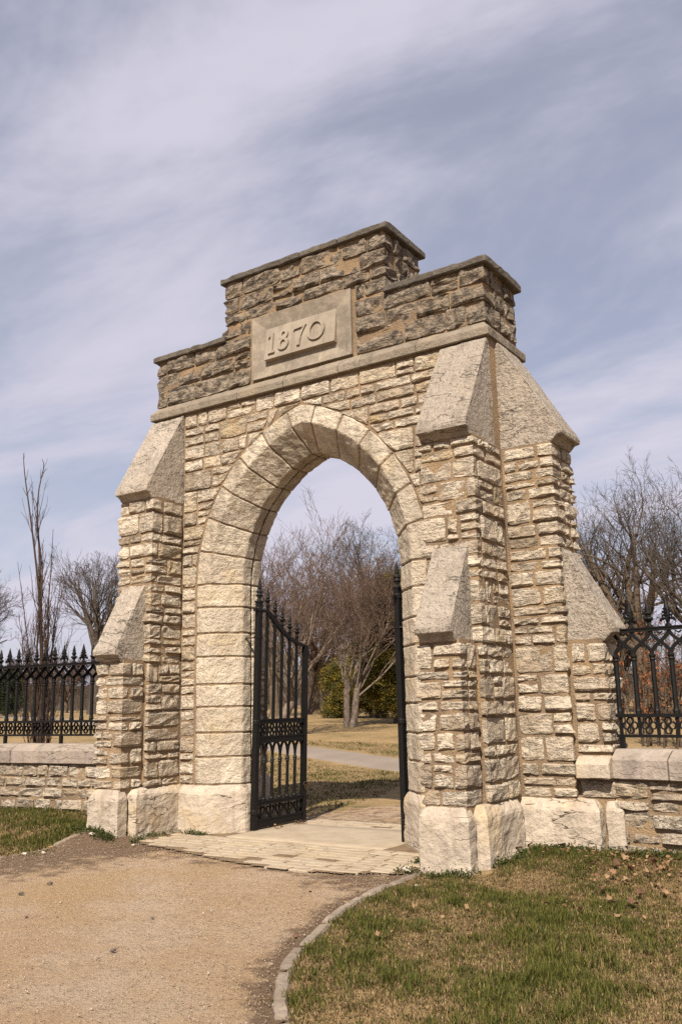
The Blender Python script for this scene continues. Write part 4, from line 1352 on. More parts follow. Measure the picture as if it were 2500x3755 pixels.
def at_px(u, v, dist):
    """ground point straight out along the view through a photograph pixel (2500 x 3755), at that plan distance from the camera"""
    d = fwd + r2 * ((u - 1250) / 3278.75) - u2 * ((v - 1877.5) / 3278.75)
    h = math.hypot(d.x, d.y); x, y = CAM.x + d.x * dist / h, CAM.y + d.y * dist / h
    return (x, y, g1(x, y) - 0.03)
G = lambda s: np.random.default_rng(s)
GRP = 'bare trees beyond the gateway'
# pale vase-shaped trees seen through the arch
bare_tree('bare_tree', 'pale twin-trunk bare tree centred in the archway', at_px(1285, 2660, 38), 8.0, 0.16, G(11), rf0=0.40, trunks=2, lean=(0.0, 0), fork=0.20, spread=32, levels=5, counts=(8, 6, 5, 4, 3), mats=('bark_pale', 'twig_pale'), trop=0.07, wob=0.09, minr=0.008, group=GRP, first=(10, 40), shape=0.72)
bare_tree('bare_tree', 'pale leaning bare tree seen behind the open left gate leaf', at_px(1000, 2665, 33), 7.2, 0.20, G(12), rf0=0.42, lean=(0.42, 0.30), fork=0.22, spread=32, levels=5, counts=(10, 6, 5, 4, 3), mats=('bark_pale', 'twig_pale'), trop=0.07, wob=0.09, minr=0.007, group=GRP, first=(14, 62), shape=0.80)
bare_tree('bare_tree', 'dense reddish bare tree rising behind the pale ones in the arch', at_px(1150, 2640, 54), 11.0, 0.42, G(13), fork=0.20, spread=38, levels=5, counts=(9, 6, 5, 4, 3), mats=('bark_tan', 'twig_red'), trop=0.035, wob=0.12, minr=0.011, group=GRP, first=(14, 48), shape=0.62)
bare_tree('bare_tree', 'reddish bare tree at the left edge of the arch opening', at_px(1010, 2640, 50), 9.8, 0.30, G(14), fork=0.2, spread=38, levels=5, counts=(8, 6, 5, 4, 3), mats=('bark_tan', 'twig_red'), trop=0.035, wob=0.12, minr=0.010, group=GRP, first=(14, 48), shape=0.62)
bare_tree('bare_tree', 'dark bare tree at upper right of the arch opening', at_px(1400, 2640, 62), 14.6, 0.34, G(15), fork=0.42, spread=34, levels=5, counts=(7, 6, 5, 4, 3), mats=('bark_dark', 'twig_dark'), trop=0.05, wob=0.10, minr=0.010, group=GRP, first=(18, 48), shape=0.48)
bare_tree('bare_tree', 'reddish bare tree filling the middle of the arch behind', at_px(1290, 2640, 58), 11.8, 0.32, G(16), fork=0.22, spread=38, levels=5, counts=(8, 6, 5, 4, 3), mats=('bark_tan', 'twig_red'), trop=0.035, wob=0.12, minr=0.011, group=GRP, first=(14, 50), shape=0.60)
# left of the gateway
def px_point(u, v, dist):
    d = fwd + r2 * ((u - 1250) / 3278.75) - u2 * ((v - 1877.5) / 3278.75); h = math.hypot(d.x, d.y)
    return np.array(CAM) + np.array(d) * dist / h
def upright_tree():
    base = np.array(at_px(150, 2725, 20.0)); g = G(21)
    def stem(pix, r, wig):
        q = np.array([px_point(u, v, 20.0 + wig * math.sin(i * 1.7)) for i, (u, v) in enumerate(pix)])
        q = np.vstack([base + np.array([wig * 0.3, wig * 0.2, 0]), q]); t = np.linspace(0, len(q) - 1, 15)
        p = np.stack([np.interp(t, np.arange(len(q)), q[:, k]) for k in range(3)], 1)
        p[1:-1] = (p[:-2] + 2 * p[1:-1] + p[2:]) / 4
        return p[None], (r * np.linspace(1, 0.16, 15))[None]
    mains = [stem([(152, 2560), (152, 2380), (146, 2180), (124, 1980), (104, 1830), (90, 1730), (87, 1662)], 0.040, 0.05),
             stem([(160, 2560), (156, 2380), (150, 2200), (150, 2060), (138, 1930), (136, 1830), (152, 1745), (168, 1706), (156, 1684)], 0.036, -0.06),
             stem([(140, 2560), (132, 2400), (150, 2240), (160, 2110), (146, 1980), (118, 1800)], 0.032, 0.12),
             stem([(165, 2540), (178, 2380), (176, 2230), (190, 2080), (196, 1940)], 0.03, -0.12),
             stem([(170, 2540), (190, 2400), (206, 2260), (232, 2080)], 0.026, 0.1),
             stem([(130, 2540), (108, 2400), (92, 2260), (66, 2060)], 0.026, -0.1)]
    p = np.concatenate([m_[0] for m_ in mains]); ra = np.concatenate([m_[1] for m_ in mains])
    limb = [tubes(p, ra, 6)]; twig = []
    n = 20
    a = g.uniform(0, 2 * np.pi, n); P = base + np.stack([0.14 * np.cos(a), 0.14 * np.sin(a), np.zeros(n)], 1)
    D = unit(np.stack([np.cos(a) * g.uniform(0.01, 0.12, n), np.sin(a) * g.uniform(0.01, 0.12, n), np.ones(n)], 1))
    p1, ra1 = grow(P, D, g.uniform(2.0, 4.6, n), np.full(n, 0.018), 12, 0.05, 0.03, 0.25, g); limb.append(tubes(p1, ra1, 5))
    P, D, L, r = spawn(p, ra, np.full(len(p), 1.15), 12, 0.14, 0.62, 8, 22, (0.4, 1.0), 0.5, g, tip=False)
    p2, ra2 = grow(P, D, L, np.maximum(r, 0.007), 6, 0.07, 0.14, 0.4, g); limb.append(tubes(p2, ra2, 4))
    P, D, L, r = spawn(p1, ra1, np.full(n, 0.8), 8, 0.2, 0.95, 10, 28, (0.4, 1.0), 0.5, g, tip=False)
    p3, ra3 = grow(P, D, L, np.maximum(r, 0.006), 5, 0.07, 0.12, 0.5, g); limb.append(tubes(p3, ra3, 3))
    P, D, L, r = spawn(p, ra, np.full(len(p), 0.4), 5, 0.62, 0.97, 12, 30, (0.4, 1.0), 0.6, g, tip=False)
    p5, ra5 = grow(P, D, L, np.maximum(r, 0.005), 4, 0.07, 0.10, 0.5, g); twig.append(tubes(p5, ra5, 3))
    for q, rq, c in ((p2, ra2, 4), (p3, ra3, 3)):
        L = np.full(len(q), 0.42)
        P, D, L, r = spawn(q, rq, L, c, 0.2, 1.0, 12, 36, (0.3, 0.9), 0.7, g)
        p4, ra4 = grow(P, D, L, np.maximum(r, 0.0045), 3, 0.10, 0.10, 0.5, g); twig.append(tubes(p4, ra4, 3))
    root = empty('upright_tree', tuple(base)); tag(root, 'tall narrow many-stemmed bare shrub just behind the left fence', 'tree')
    v, f = join(limb); np_mesh('trunk', v - base, f, M['twig_brown'], root, smooth=True)
    v, f = join(twig); np_mesh('crown', v - base, f, M['twig_brown'], root)
upright_tree()
bare_tree('bare_tree', 'round-crowned dark bare tree standing beside the left buttress', at_px(345, 2620, 70), 14.8, 0.42, G(222), fork=0.36, spread=36, levels=5, counts=(9, 6, 5, 4, 3), trop=0.05, wob=0.08, minr=0.012, group=GRP, first=(16, 48), shape=0.50)
bare_tree('bare_tree', 'bare tree cut by the left edge of the picture', at_px(-90, 2620, 62), 12.0, 0.34, G(23), fork=0.3, spread=35, levels=5, counts=(7, 6, 5, 4, 3), mats=('bark_dark', 'twig_dark'), minr=0.011, group=GRP, shape=0.55)
bare_tree('bare_tree', 'low brownish bare tree between the shrub and the round tree', at_px(240, 2620, 82), 6.0, 0.24, G(24), fork=0.2, spread=36, levels=5, counts=(8, 6, 5, 4, 3), mats=('bark_tan', 'twig_red'), minr=0.014, group=GRP, shape=0.62)
bare_tree('bare_tree', 'low brownish bare tree at the far left behind the fence', at_px(60, 2620, 85), 6.4, 0.24, G(25), fork=0.2, spread=36, levels=5, counts=(8, 6, 5, 4, 3), mats=('bark_tan', 'twig_brown'), minr=0.014, group=GRP, shape=0.62)
# right of the gateway
bare_tree('bare_tree', 'large dark bare tree with forked limbs above the right fence', at_px(2400, 2640, 44), 13.0, 0.42, G(31), lean=(-0.10, 0.02), fork=0.30, spread=36, levels=5, counts=(8, 6, 5, 4, 3), mats=('bark_tan', 'twig_dark'), minr=0.008, group=GRP, first=(16, 60), shape=0.56)
bare_tree('bare_tree', 'bare tree half hidden behind the right buttress', at_px(2175, 2640, 50), 12.2, 0.30, G(32), fork=0.36, spread=33, levels=5, counts=(7, 6, 5, 4, 3), mats=('bark_dark', 'twig_dark'), minr=0.009, group=GRP, shape=0.50)
bare_tree('bare_tree', 'bare tree whose boughs reach in from the right edge', at_px(2680, 2640, 40), 12.0, 0.34, G(33), fork=0.26, spread=36, levels=5, counts=(8, 6, 5, 4, 3), mats=('bark_dark', 'twig_dark'), minr=0.008, group=GRP, first=(20, 65), shape=0.60)
bare_tree('bare_tree', 'viny tan bare tree directly behind the right fence finials', at_px(2290, 2640, 47), 8.8, 0.26, G(34), fork=0.18, spread=42, levels=5, counts=(9, 6, 5, 4, 3), mats=('bark_tan', 'twig_tan'), minr=0.010, group=GRP, first=(10, 55), shape=0.62, trop=0.02)

# far woodland read as one mass
def woodland():
    g = G(41); parts = []
    for (u0, u1, n, dlo, dhi, hlo, hhi) in ((-250, 620, 200, 88, 125, 2.0, 4.6), (880, 1560, 150, 70, 100, 3.0, 7.5), (1980, 2800, 200, 52, 85, 2.0, 5.5)):
        P = []
        for _ in range(n):
            P.append(at_px(g.uniform(u0, u1), 2640, g.uniform(dlo, dhi)))
        P = np.array(P); B = len(P)
        D = unit(np.concatenate([g.normal(0, 0.12, (B, 2)), np.ones((B, 1))], 1)); L = g.uniform(hlo, hhi, B); r = L * 0.012
        p, ra = grow(P, D, L, r, 4, 0.07, 0.03, 0.35, g); parts.append(tubes(p, ra, 3))
        P, D, L, r = spawn(p, ra, L * 0.55, 9, 0.03, 0.98, 22, 60, (0.4, 0.9), 0.5, g)
        p, ra = grow(P, D, L, np.maximum(r, 0.016), 3, 0.12, 0.05, 0.45, g); parts.append(tubes(p, ra, 3))
        P, D, L, r = spawn(p, ra, L, 4, 0.15, 1.0, 20, 55, (0.4, 0.8), 0.6, g)
        p, ra = grow(P, D, L, np.maximum(r, 0.013), 2, 0.15, 0.05, 0.5, g); parts.append(tubes(p, ra, 3))
    v, f = join(parts)
    o = np_mesh('woodland', v, f, M['twig_tan'])
    tag(o, 'brown leafless woodland along the far edge of the park', 'woodland', kind='stuff')
woodland()
# low wooded rise closing the view behind
def ridge():
    g = G(43); a = np.linspace(R(-75), R(75), 160); v = []
    for k, (dd, hh) in enumerate(((128, 0.0), (134, 3.4), (150, 4.0), (170, 0.0))):
        for ang in a:
            x = CAM.x - math.sin(yaw + ang) * dd; y = CAM.y + math.cos(yaw + ang) * dd
            n = mnoise.noise(Vector((ang * 14, k, 0))) * 0.9 + mnoise.noise(Vector((ang * 60, k, 3))) * 0.5
            v.append((x, y, 1.2 + (hh + n if hh else -0.6)))
    n = len(a); f = [(k * n + i, k * n + i + 1, (k + 1) * n + i + 1, (k + 1) * n + i) for k in range(3) for i in range(n - 1)]
    o = pydata('hills', v, f, M['hill'], smooth=True); tag(o, 'low brown wooded rise on the horizon', 'hill', kind='structure')
ridge()

# evergreens
def evergreen(name, label, base, h, w, seed, cols, n=2600, low=0.0):
    g = G(seed); base = np.array(base)
    root = empty(name, tuple(base)); tag(root, label, 'tree', 'evergreens beyond the gateway')
    # limbs
    nb = 46
    t = g.uniform(0.04, 0.93, nb); a = g.uniform(0, 2 * np.pi, nb)
    P = np.stack([0 * t, 0 * t, t * h], 1); D = unit(np.stack([np.cos(a), np.sin(a), g.uniform(0.1, 0.7, nb)], 1))
    prof = np.where(t < 0.25, 0.75 + t, 1.0 - (t - 0.25) ** 1.3 * 1.05)
    L = w * np.clip(prof, 0.15, 1) * g.uniform(0.6, 1.0, nb)
    p, ra = grow(P, D, L, np.full(nb, 0.05), 4, 0.12, 0.02, 0.3, g)
    tp, tra = grow(np.zeros((1, 3)), np.array([[0, 0, 1.0]]), np.array([h * 0.95]), np.array([0.16]), 6, 0.03, 0.0, 0.2, g)
    v, f = join([tubes(p, ra, 4), tubes(tp, tra, 6)])
    np_mesh('trunk', v, f, M['bark_dark'], root)
    # clumps of drooping sprays along the limbs
    cp, cd, _, _ = spawn(p, ra, L, int(n / nb / 1.0), 0.2, 1.0, 20, 80, (0.3, 0.5), 0.5, g, tip=False)
    m_ = len(cp)
    cp = cp + cd * g.uniform(0.0, 0.45, (m_, 1)) + g.normal(0, 0.10, (m_, 3))
    cp[:, 2] = np.maximum(cp[:, 2], 0.1)
    K = 26
    c = np.repeat(cp, K, 0) + g.normal(0, 0.13, (m_ * K, 3)) * np.array([1, 1, 0.75])
    dd = unit(g.normal(0, 1, (m_ * K, 3)) + np.array([0, 0, 0.25]) + np.repeat(cd, K, 0) * 0.8)
    s_ = unit(np.cross(dd, g.normal(0, 1, (m_ * K, 3))))
    ln = g.uniform(0.06, 0.15, (m_ * K, 1)); wd = g.uniform(0.012, 0.03, (m_ * K, 1))
    tri = np.stack([c - s_ * wd, c + s_ * wd, c + dd * ln], 1).reshape(-1, 3)
    ff = np.arange(len(tri)).reshape(-1, 3)
    pal = np.array(cols); ci = g.integers(0, len(pal), m_)
    tone = np.clip(g.normal(1.0, 0.22, (m_, 1)), 0.5, 1.6)
    col = np.repeat(pal[ci] * tone, K * 3, 0)
    np_mesh('crown', tri, ff, M['leafy'], root, tint=col)
YG = [(0.15, 0.125, 0.022), (0.20, 0.15, 0.02), (0.09, 0.09, 0.02), (0.055, 0.06, 0.018), (0.25, 0.18, 0.022)]
DG = [(0.03, 0.042, 0.018), (0.022, 0.032, 0.016), (0.045, 0.055, 0.02)]
evergreen('evergreen', 'large yellow-green evergreen filling the right of the arch opening', at_px(1455, 2655, 40), 6.4, 2.3, 51, YG, 4600)
evergreen('evergreen', 'yellow-green evergreen directly behind the twin-trunk tree', at_px(1375, 2655, 46), 4.8, 1.9, 52, YG, 3200)
evergreen('evergreen', 'low yellow-green evergreen left of the twin-trunk tree', at_px(1240, 2655, 47), 2.5, 0.95, 53, YG, 1500)
evergreen('evergreen', 'dark green conifer low at the far left behind the fence', at_px(25, 2615, 74), 3.1, 1.7, 54, DG, 1600)

# saplings with clinging orange-brown leaves behind the right fence
def leafy_sapling(u, dist, h, seed, label):
    g = G(seed); base = np.array(at_px(u, 2650, dist)); root = empty('sapling', tuple(base)); tag(root, label, 'sapling', 'saplings behind the right fence')
    n = 9
    P = g.normal(0, 0.25, (n, 3)) * np.array([1, 1, 0]); D = unit(np.concatenate([g.normal(0, 0.16, (n, 2)), np.ones((n, 1))], 1))
    p, ra = grow(P, D, g.uniform(0.6, 1.0, n) * h, np.full(n, 0.03), 6, 0.07, 0.04, 0.3, g)
    parts = [tubes(p, ra, 4)]
    P, D, L, r = spawn(p, ra, np.full(n, h * 0.35), 9, 0.2, 1.0, 30, 65, (0.5, 1.0), 0.5, g)
    p2, ra2 = grow(P, D, L, np.maximum(r, 0.008), 4, 0.12, 0.04, 0.4, g); parts.append(tubes(p2, ra2, 3))
    v, f = join(parts); np_mesh('trunk', v, f, M['twig_tan'], root)
    cp, cd, _, _ = spawn(p2, ra2, L, 7, 0.1, 1.0, 20, 80, (0.3, 0.5), 0.5, g, tip=False)
    keep = g.random(len(cp)) < 0.75; cp, cd = cp[keep], cd[keep]; m_ = len(cp)
    dd = unit(g.normal(0, 1, (m_, 3)) + np.array([0, 0, -0.8])); s_ = unit(np.cross(dd, g.normal(0, 1, (m_, 3))))
    ln = g.uniform(0.07, 0.13, (m_, 1)); wd = ln * 0.32
    q = np.stack([cp, cp + dd * ln * 0.5 + s_ * wd, cp + dd * ln, cp + dd * ln * 0.5 - s_ * wd], 1).reshape(-1, 3)
    pal = np.array([(0.26, 0.085, 0.03), (0.18, 0.07, 0.03), (0.33, 0.12, 0.04), (0.13, 0.06, 0.03)])
    np_mesh('crown', q, np.arange(len(q)).reshape(-1, 4), M['leafy'], root, tint=np.repeat(pal[g.integers(0, 4, m_)], 4, 0))
leafy_sapling(2300, 30, 3.6, 61, 'orange-leaved sapling seen between the first fence bars on the right')
leafy_sapling(2395, 27, 2.9, 62, 'orange-leaved sapling seen between the middle bars of the right fence')
leafy_sapling(2465, 26, 3.4, 63, 'orange-leaved sapling near the right edge behind the fence')

# twig growing from the left buttress cap
g = G(71); tb = np.array((-2.62, 0.05, 5.35))
p, ra = grow(np.array([[0, 0, 0], [0.03, 0, 0]]), np.array([[0.02, 0, 1.0], [-0.3, 0, 1.0]]), np.array([1.0, 0.35]), np.array([0.010, 0.007]), 8, 0.06, 0.05, 0.4, g)
P, D, L, r = spawn(p, ra, np.array([0.2, 0.1]), 5, 0.1, 0.7, 20, 50, (0.2, 0.5), 0.6, g, tip=False)
p2, ra2 = grow(P, D, L, np.maximum(r, 0.004), 2, 0.1, 0.05, 0.5, g)
v, f = join([tubes(p, ra, 4), tubes(p2, ra2, 3)])
tw = np_mesh('bare_twig', v, f, M['twig_brown']); tw.location = tuple(tb); tag(tw, 'thin bare twig growing from the top of the left buttress', 'plant')

# ------------------------------------------------------------------ grass
def in_view(x, y, z=0.05, mg=60):
    dx_, dy_, dz_ = x - CAM.x, y - CAM.y, z - CAM.z
    zf = dx_ * fwd.x + dy_ * fwd.y + dz_ * fwd.z
    u = 1250 + 3278.75 * (dx_ * r2.x + dy_ * r2.y + dz_ * r2.z) / zf
    v_ = 1877.5 - 3278.75 * (dx_ * u2.x + dy_ * u2.y + dz_ * u2.z) / zf
    return (zf > 0.3) & (u > -mg - 250) & (u < 2500 + mg + 250) & (v_ < 3755 + mg + 300)
def nfield(x, y, s, off):
    return np.array([mnoise.noise(Vector((a * s + off, b * s - off, off))) for a, b in zip(x, y)])
def grass_patch(name, label, pts_xy, hlo, hhi, wd, seed, greenbias=0.0, lie=0.55, pal=None):
    g = G(seed); x, y = pts_xy[:, 0], pts_xy[:, 1]; n = len(x)
    z = gz(x, y) - 0.012
    nf = nfield(x, y, 1.3, 3.3) * 0.7 + nfield(x, y, 3.2, 7.7) * 0.6 + nfield(x, y, 11.0, 2.7) * 0.5 + greenbias
    green = (nf + g.normal(0, 0.36, n)) > 0.02
    a = g.uniform(0, 2 * np.pi, n); h = g.uniform(hlo, hhi, n) * np.where(green, 1.0, 0.85) * (1 + 1.1 * np.clip(nf, -0.5, 0.6))
    lean = np.where(green, g.uniform(0.1, lie + 0.25, n), g.uniform(0.25, 1.6, n))
    dirx, diry = np.cos(a), np.sin(a)
    sx, sy = -diry, dirx
    w = wd * g.uniform(0.6, 1.3, n)
    hz = h / np.sqrt(1 + lean ** 2); hl = hz * lean
    b0 = np.stack([x - sx * w, y - sy * w, z], 1); b1 = np.stack([x + sx * w, y + sy * w, z], 1)
    mx, my, mz = x + dirx * hl * 0.38, y + diry * hl * 0.38, z + hz * 0.62
    m0 = np.stack([mx - sx * w * 0.8, my - sy * w * 0.8, mz], 1); m1 = np.stack([mx + sx * w * 0.8, my + sy * w * 0.8, mz], 1)
    tp = np.stack([x + dirx * hl, y + diry * hl, z + hz], 1)
    V_ = np.stack([b0, b1, m0, m1, tp], 1).reshape(-1, 3)
    i = np.arange(n)[:, None] * 5
    F_ = np.concatenate([i + np.array([[0, 1, 3]]), i + np.array([[0, 3, 2]]), i + np.array([[2, 3, 4]])], 0)
    gp = np.array([(0.078, 0.088, 0.014), (0.105, 0.108, 0.020), (0.052, 0.064, 0.012), (0.15, 0.135, 0.030)])
    dp_ = np.array(pal or [(0.28, 0.19, 0.09), (0.21, 0.138, 0.066), (0.15, 0.097, 0.048), (0.38, 0.275, 0.14), (0.11, 0.073, 0.038)])
    col = np.where(green[:, None], gp[g.integers(0, len(gp), n)], dp_[g.integers(0, len(dp_), n)]) * g.uniform(0.75, 1.25, (n, 1))
    o = np_mesh(name, V_, F_, M['blade'], tint=np.repeat(col, 5, 0)); tag(o, label, 'grass', kind='stuff'); return o
def scatter(n, x0, x1, y0, y1, g, keep):
    x, y = g.uniform(x0, x1, n), g.uniform(y0, y1, n); k = keep(x, y) & in_view(x, y); return np.stack([x[k], y[k]], 1)
gp_poly = gravel_poly
foot_r = lambda x, y: ~(((x > 2.0) & (x < 2.8) & (y > -1.2) & (y < 0.1)) | ((x > 2.6) & (x < 3.3) & (y > -0.02)) | ((x >= 3.25) & (y > 0.12)))
foot_l = lambda x, y: ~(((x < -1.95) & (x > -2.85) & (y > -1.2)) | ((y > 0.1)))
g = G(81)
wingline_r = lambda x, y: y < YC - 0.2 - (x - 3.6) * math.tan(ANG)
wingline_l = lambda x, y: y < YC - 0.2 - (-x - 3.6) * math.tan(ANG)
def not_kerb(x, y, d=0.055): return dist_to(x, y, KERB_R) > d
pts_r = scatter(260000, 2.1, 6.2, -5.6, 0.3, g, lambda x, y: ~in_poly(x, y, gp_poly) & foot_r(x, y) & wingline_r(x, y))
pts_r = pts_r[dist_to(pts_r[:, 0], pts_r[:, 1], KERB_R) > 0.034]
grass_patch('grass_right', 'patchy green and straw grass on the right foreground lawn', pts_r, 0.018, 0.052, 0.0028, 82, -0.11)
def tufts(n, x0, x1, y0, y1, keep, seed, per=34, spread=0.022):
    g_ = G(seed); c = scatter(n, x0, x1, y0, y1, g_, keep)
    return np.repeat(c, per, 0) + g_.normal(0, spread, (len(c) * per, 2))
tr_ = tufts(1200, 2.1, 6.2, -5.6, 0.3, lambda x, y: ~in_poly(x, y, gp_poly) & foot_r(x, y) & wingline_r(x, y) & (dist_to(x, y, KERB_R) > 0.1), 86)
grass_patch('grass_tufts', 'longer clumps of grass standing out of the right lawn', tr_, 0.035, 0.08, 0.0026, 87, -0.06, lie=1.0)
pts_l = scatter(130000, -8.5, -1.9, -3.2, 0.6, g, lambda x, y: ~in_poly(x, y, gp_poly) & foot_l(x, y) & wingline_l(x, y) & ~((x > -2.6) & (y > -1.25)))
pts_l = pts_l[dist_to(pts_l[:, 0], pts_l[:, 1], KERB_L) > 0.05]
grass_patch('grass_left', 'dry straw-green grass on the lawn left of the gateway', pts_l, 0.03, 0.075, 0.004, 83, -0.14)
pts_b = scatter(110000, -15, 2.5, 1.7, 16, g, lambda x, y: (dist_to(x, y, PC) > 1.12) & ~in_poly(x, y, rear_poly) & (x < 0.3 + 0.35 * y))
grass_patch('grass_rear', 'short dry grass on the lawn behind the gateway', pts_b, 0.03, 0.06, 0.006, 84, -0.16, lie=0.8)

# weeds along the foot of the stonework, as one mass
def weeds():
    g = G(91); c = []
    for (x0, y0, x1, y1, n, sp_) in ((2.80, -1.0, 2.86, -0.15, 26, 0.05), (2.86, -0.12, 3.35, -0.10, 34, 0.07), (3.3, -0.02, 4.4, 0.0, 26, 0.05), (2.3, -1.32, 2.75, -1.26, 16, 0.07), (-2.75, -1.28, -2.0, -1.28, 34, 0.05), (-1.98, -1.05, -1.93, -0.4, 16, 0.05), (-1.9, -0.30, -1.5, -0.27, 12, 0.03), (1.88, -0.9, 1.96, -0.45, 12, 0.03), (-6.4, 0.2, -3.0, 0.12, 26, 0.06), (1.98, -1.3, 2.06, -1.22, 5, 0.03)):
        t = g.random(n); c.append(np.stack([x0 + (x1 - x0) * t + g.normal(0, sp_, n), y0 + (y1 - y0) * t + g.normal(0, sp_, n)], 1))
    c = np.concatenate(c); K = 34; m_ = len(c)
    cc = np.repeat(c, K, 0) + g.normal(0, 0.035, (m_ * K, 2)); z = gz(cc[:, 0], cc[:, 1]) + np.abs(g.normal(0.02, 0.022, m_ * K))
    P = np.concatenate([cc, z[:, None]], 1); dd = unit(g.normal(0, 1, P.shape) * np.array([1, 1, 0.5]) + np.array([0, 0, 0.25])); s_ = unit(np.cross(dd, g.normal(0, 1, P.shape)))
    ln = g.uniform(0.012, 0.028, (len(P), 1)); wd = ln * 0.42
    q = np.stack([P, P + dd * ln * 0.5 + s_ * wd, P + dd * ln, P + dd * ln * 0.5 - s_ * wd], 1).reshape(-1, 3)
    pal = np.array([(0.042, 0.058, 0.012), (0.055, 0.072, 0.016), (0.033, 0.045, 0.012), (0.085, 0.085, 0.02)])
    o = np_mesh('weeds', q, np.arange(len(q)).reshape(-1, 4), M['leafy'], tint=np.repeat(pal[g.integers(0, 4, len(P))] * g.uniform(0.8, 1.2, (len(P), 1)), 4, 0))
    tag(o, 'small green weeds growing along the foot of the stonework', 'weeds', kind='stuff')
weeds()

# loose gravel
def pebbles():
    g = G(95); n = 60000
    x, y = g.uniform(-7, 4.6, n), g.uniform(-7.2, -1.0, n); k = in_poly(x, y, gp_poly) & in_view(x, y) & (dist_to(x, y, KERB_R) > 0.06); x, y = x[k], y[k]; n = len(x)
    near = np.exp(-dist_to(x, y, KERB_R) / 0.4) + np.exp(-dist_to(x, y, KERB_L) / 0.7) * 1.0 + 0.45
    k = g.random(n) < near; x, y = x[k], y[k]; n = len(x)
    s = g.uniform(0.0025, 0.0075, n) * (1 + 0.8 * (g.random(n) < 0.02))
    base = np.array([(1, 0, 0), (0, 1, 0), (-1, 0, 0), (0, -1, 0), (0, 0, 0.7), (0, 0, -0.4)])
    fc = np.array([(0, 1, 4), (1, 2, 4), (2, 3, 4), (3, 0, 4), (1, 0, 5), (2, 1, 5), (3, 2, 5), (0, 3, 5)])
    a = g.uniform(0, 6.28, n); jit = g.uniform(0.6, 1.3, (n, 6, 1))
    v = base[None] * jit * s[:, None, None]
    vx = v[..., 0] * np.cos(a)[:, None] - v[..., 1] * np.sin(a)[:, None]; vy = v[..., 0] * np.sin(a)[:, None] + v[..., 1] * np.cos(a)[:, None]
    V_ = np.stack([vx + x[:, None], vy + y[:, None], v[..., 2] + (gz(x, y) + 0.008)[:, None]], -1).reshape(-1, 3)
    F_ = (np.arange(n)[:, None, None] * 6 + fc[None]).reshape(-1, 3)
    pal = np.array([(0.40, 0.32, 0.235), (0.32, 0.235, 0.155), (0.45, 0.38, 0.30), (0.20, 0.145, 0.10), (0.36, 0.25, 0.145)])
    o = np_mesh('gravel', V_, F_, M['pebble'], tint=np.repeat(pal[g.integers(0, 5, n)], 6, 0)); tag(o, 'loose gravel chips scattered over the forecourt', 'gravel', kind='stuff')
pebbles()
# dead thatch on the dirt margins
def thatch():
    g = G(97); n = 60000
    x, y = g.uniform(-6.5, 4.2, n), g.uniform(-6, -0.9, n)
    d = dirtfn(x, y); nf = nfield(x, y, 4.0, 1.1)
    k = in_poly(x, y, gp_poly) & in_view(x, y) & (d > 0.30 + 0.35 * g.random(n)) & (nf > -0.12) & (dist_to(x, y, KERB_R) > 0.06)
    k &= ~in_poly(x, y, inset)
    grass_patch('dead_thatch', 'brown dead thatch along the edges of the gravel', np.stack([x[k], y[k]], 1), 0.012, 0.035, 0.004, 98, -0.42, lie=1.2, pal=[(0.20, 0.13, 0.075), (0.13, 0.085, 0.055), (0.26, 0.18, 0.11), (0.10, 0.068, 0.045)])
thatch()

# ------------------------------------------------------------------ single stones and leaves
def rock(name, label, x, y, s, col, flat=0.55, seed=0, group=None, cat='stone'):
    bm = bmesh.new(); bmesh.ops.create_icosphere(bm, subdivisions=2, radius=1.0)
    for v in bm.verts:
        n = 1 + 0.45 * mnoise.noise(v.co * 1.7 + Vector((seed, seed, 0)))
        v.co = Vector((v.co.x * s * 1.25 * n, v.co.y * s * 0.9 * n, v.co.z * s * flat * n))
    o = bm_obj(name, bm, M['pebble'], tint=col); o.location = (x, y, g1(x, y) + s * flat * 0.45 + 0.006); o.rotation_euler = (0, 0, rng.uniform(0, 6)); tag(o, label, cat, group)
W_ = (0.50, 0.44, 0.37); DK = (0.11, 0.09, 0.075)
def litter():
    g = G(99); c = []
    for (x0, y0, x1, y1, n, sp_) in ((3.5, -0.5, 4.4, -0.35, 150, 0.22), (2.9, -0.25, 3.6, -0.15, 60, 0.06), (3.6, -1.0, 4.4, -0.9, 60, 0.3), (2.6, -3.0, 4.6, -2.0, 40, 0.6), (-1.0, 1.3, -0.95, 0.4, 40, 0.05)):
        t = g.random(n); c.append(np.stack([x0 + (x1 - x0) * t + g.normal(0, sp_, n), y0 + (y1 - y0) * t + g.normal(0, sp_, n)], 1))
    c = np.concatenate(c); P = np.concatenate([c, (gz(c[:, 0], c[:, 1]) + g.uniform(0.02, 0.06, len(c)))[:, None]], 1)
    dd = unit(g.normal(0, 1, P.shape) * np.array([1, 1, 0.4])); s_ = unit(np.cross(dd, g.normal(0, 0.5, P.shape) + np.array([0, 0, 1.0])))
    ln = g.uniform(0.018, 0.055, (len(P), 1)); wd = ln * g.uniform(0.25, 0.5, (len(P), 1))
    q = np.stack([P, P + dd * ln * 0.5 + s_ * wd, P + dd * ln, P + dd * ln * 0.5 - s_ * wd], 1).reshape(-1, 3)
    pal = np.array([(0.20, 0.10, 0.055), (0.30, 0.18, 0.095), (0.14, 0.08, 0.05), (0.36, 0.24, 0.13)])
    o = np_mesh('leaf_litter', q, np.arange(len(q)).reshape(-1, 4), M['leafy'], tint=np.repeat(pal[g.integers(0, 4, len(P))], 4, 0))
    tag(o, 'crumbled brown leaf litter in the grass below the right wall', 'leaves', kind='stuff')
litter()
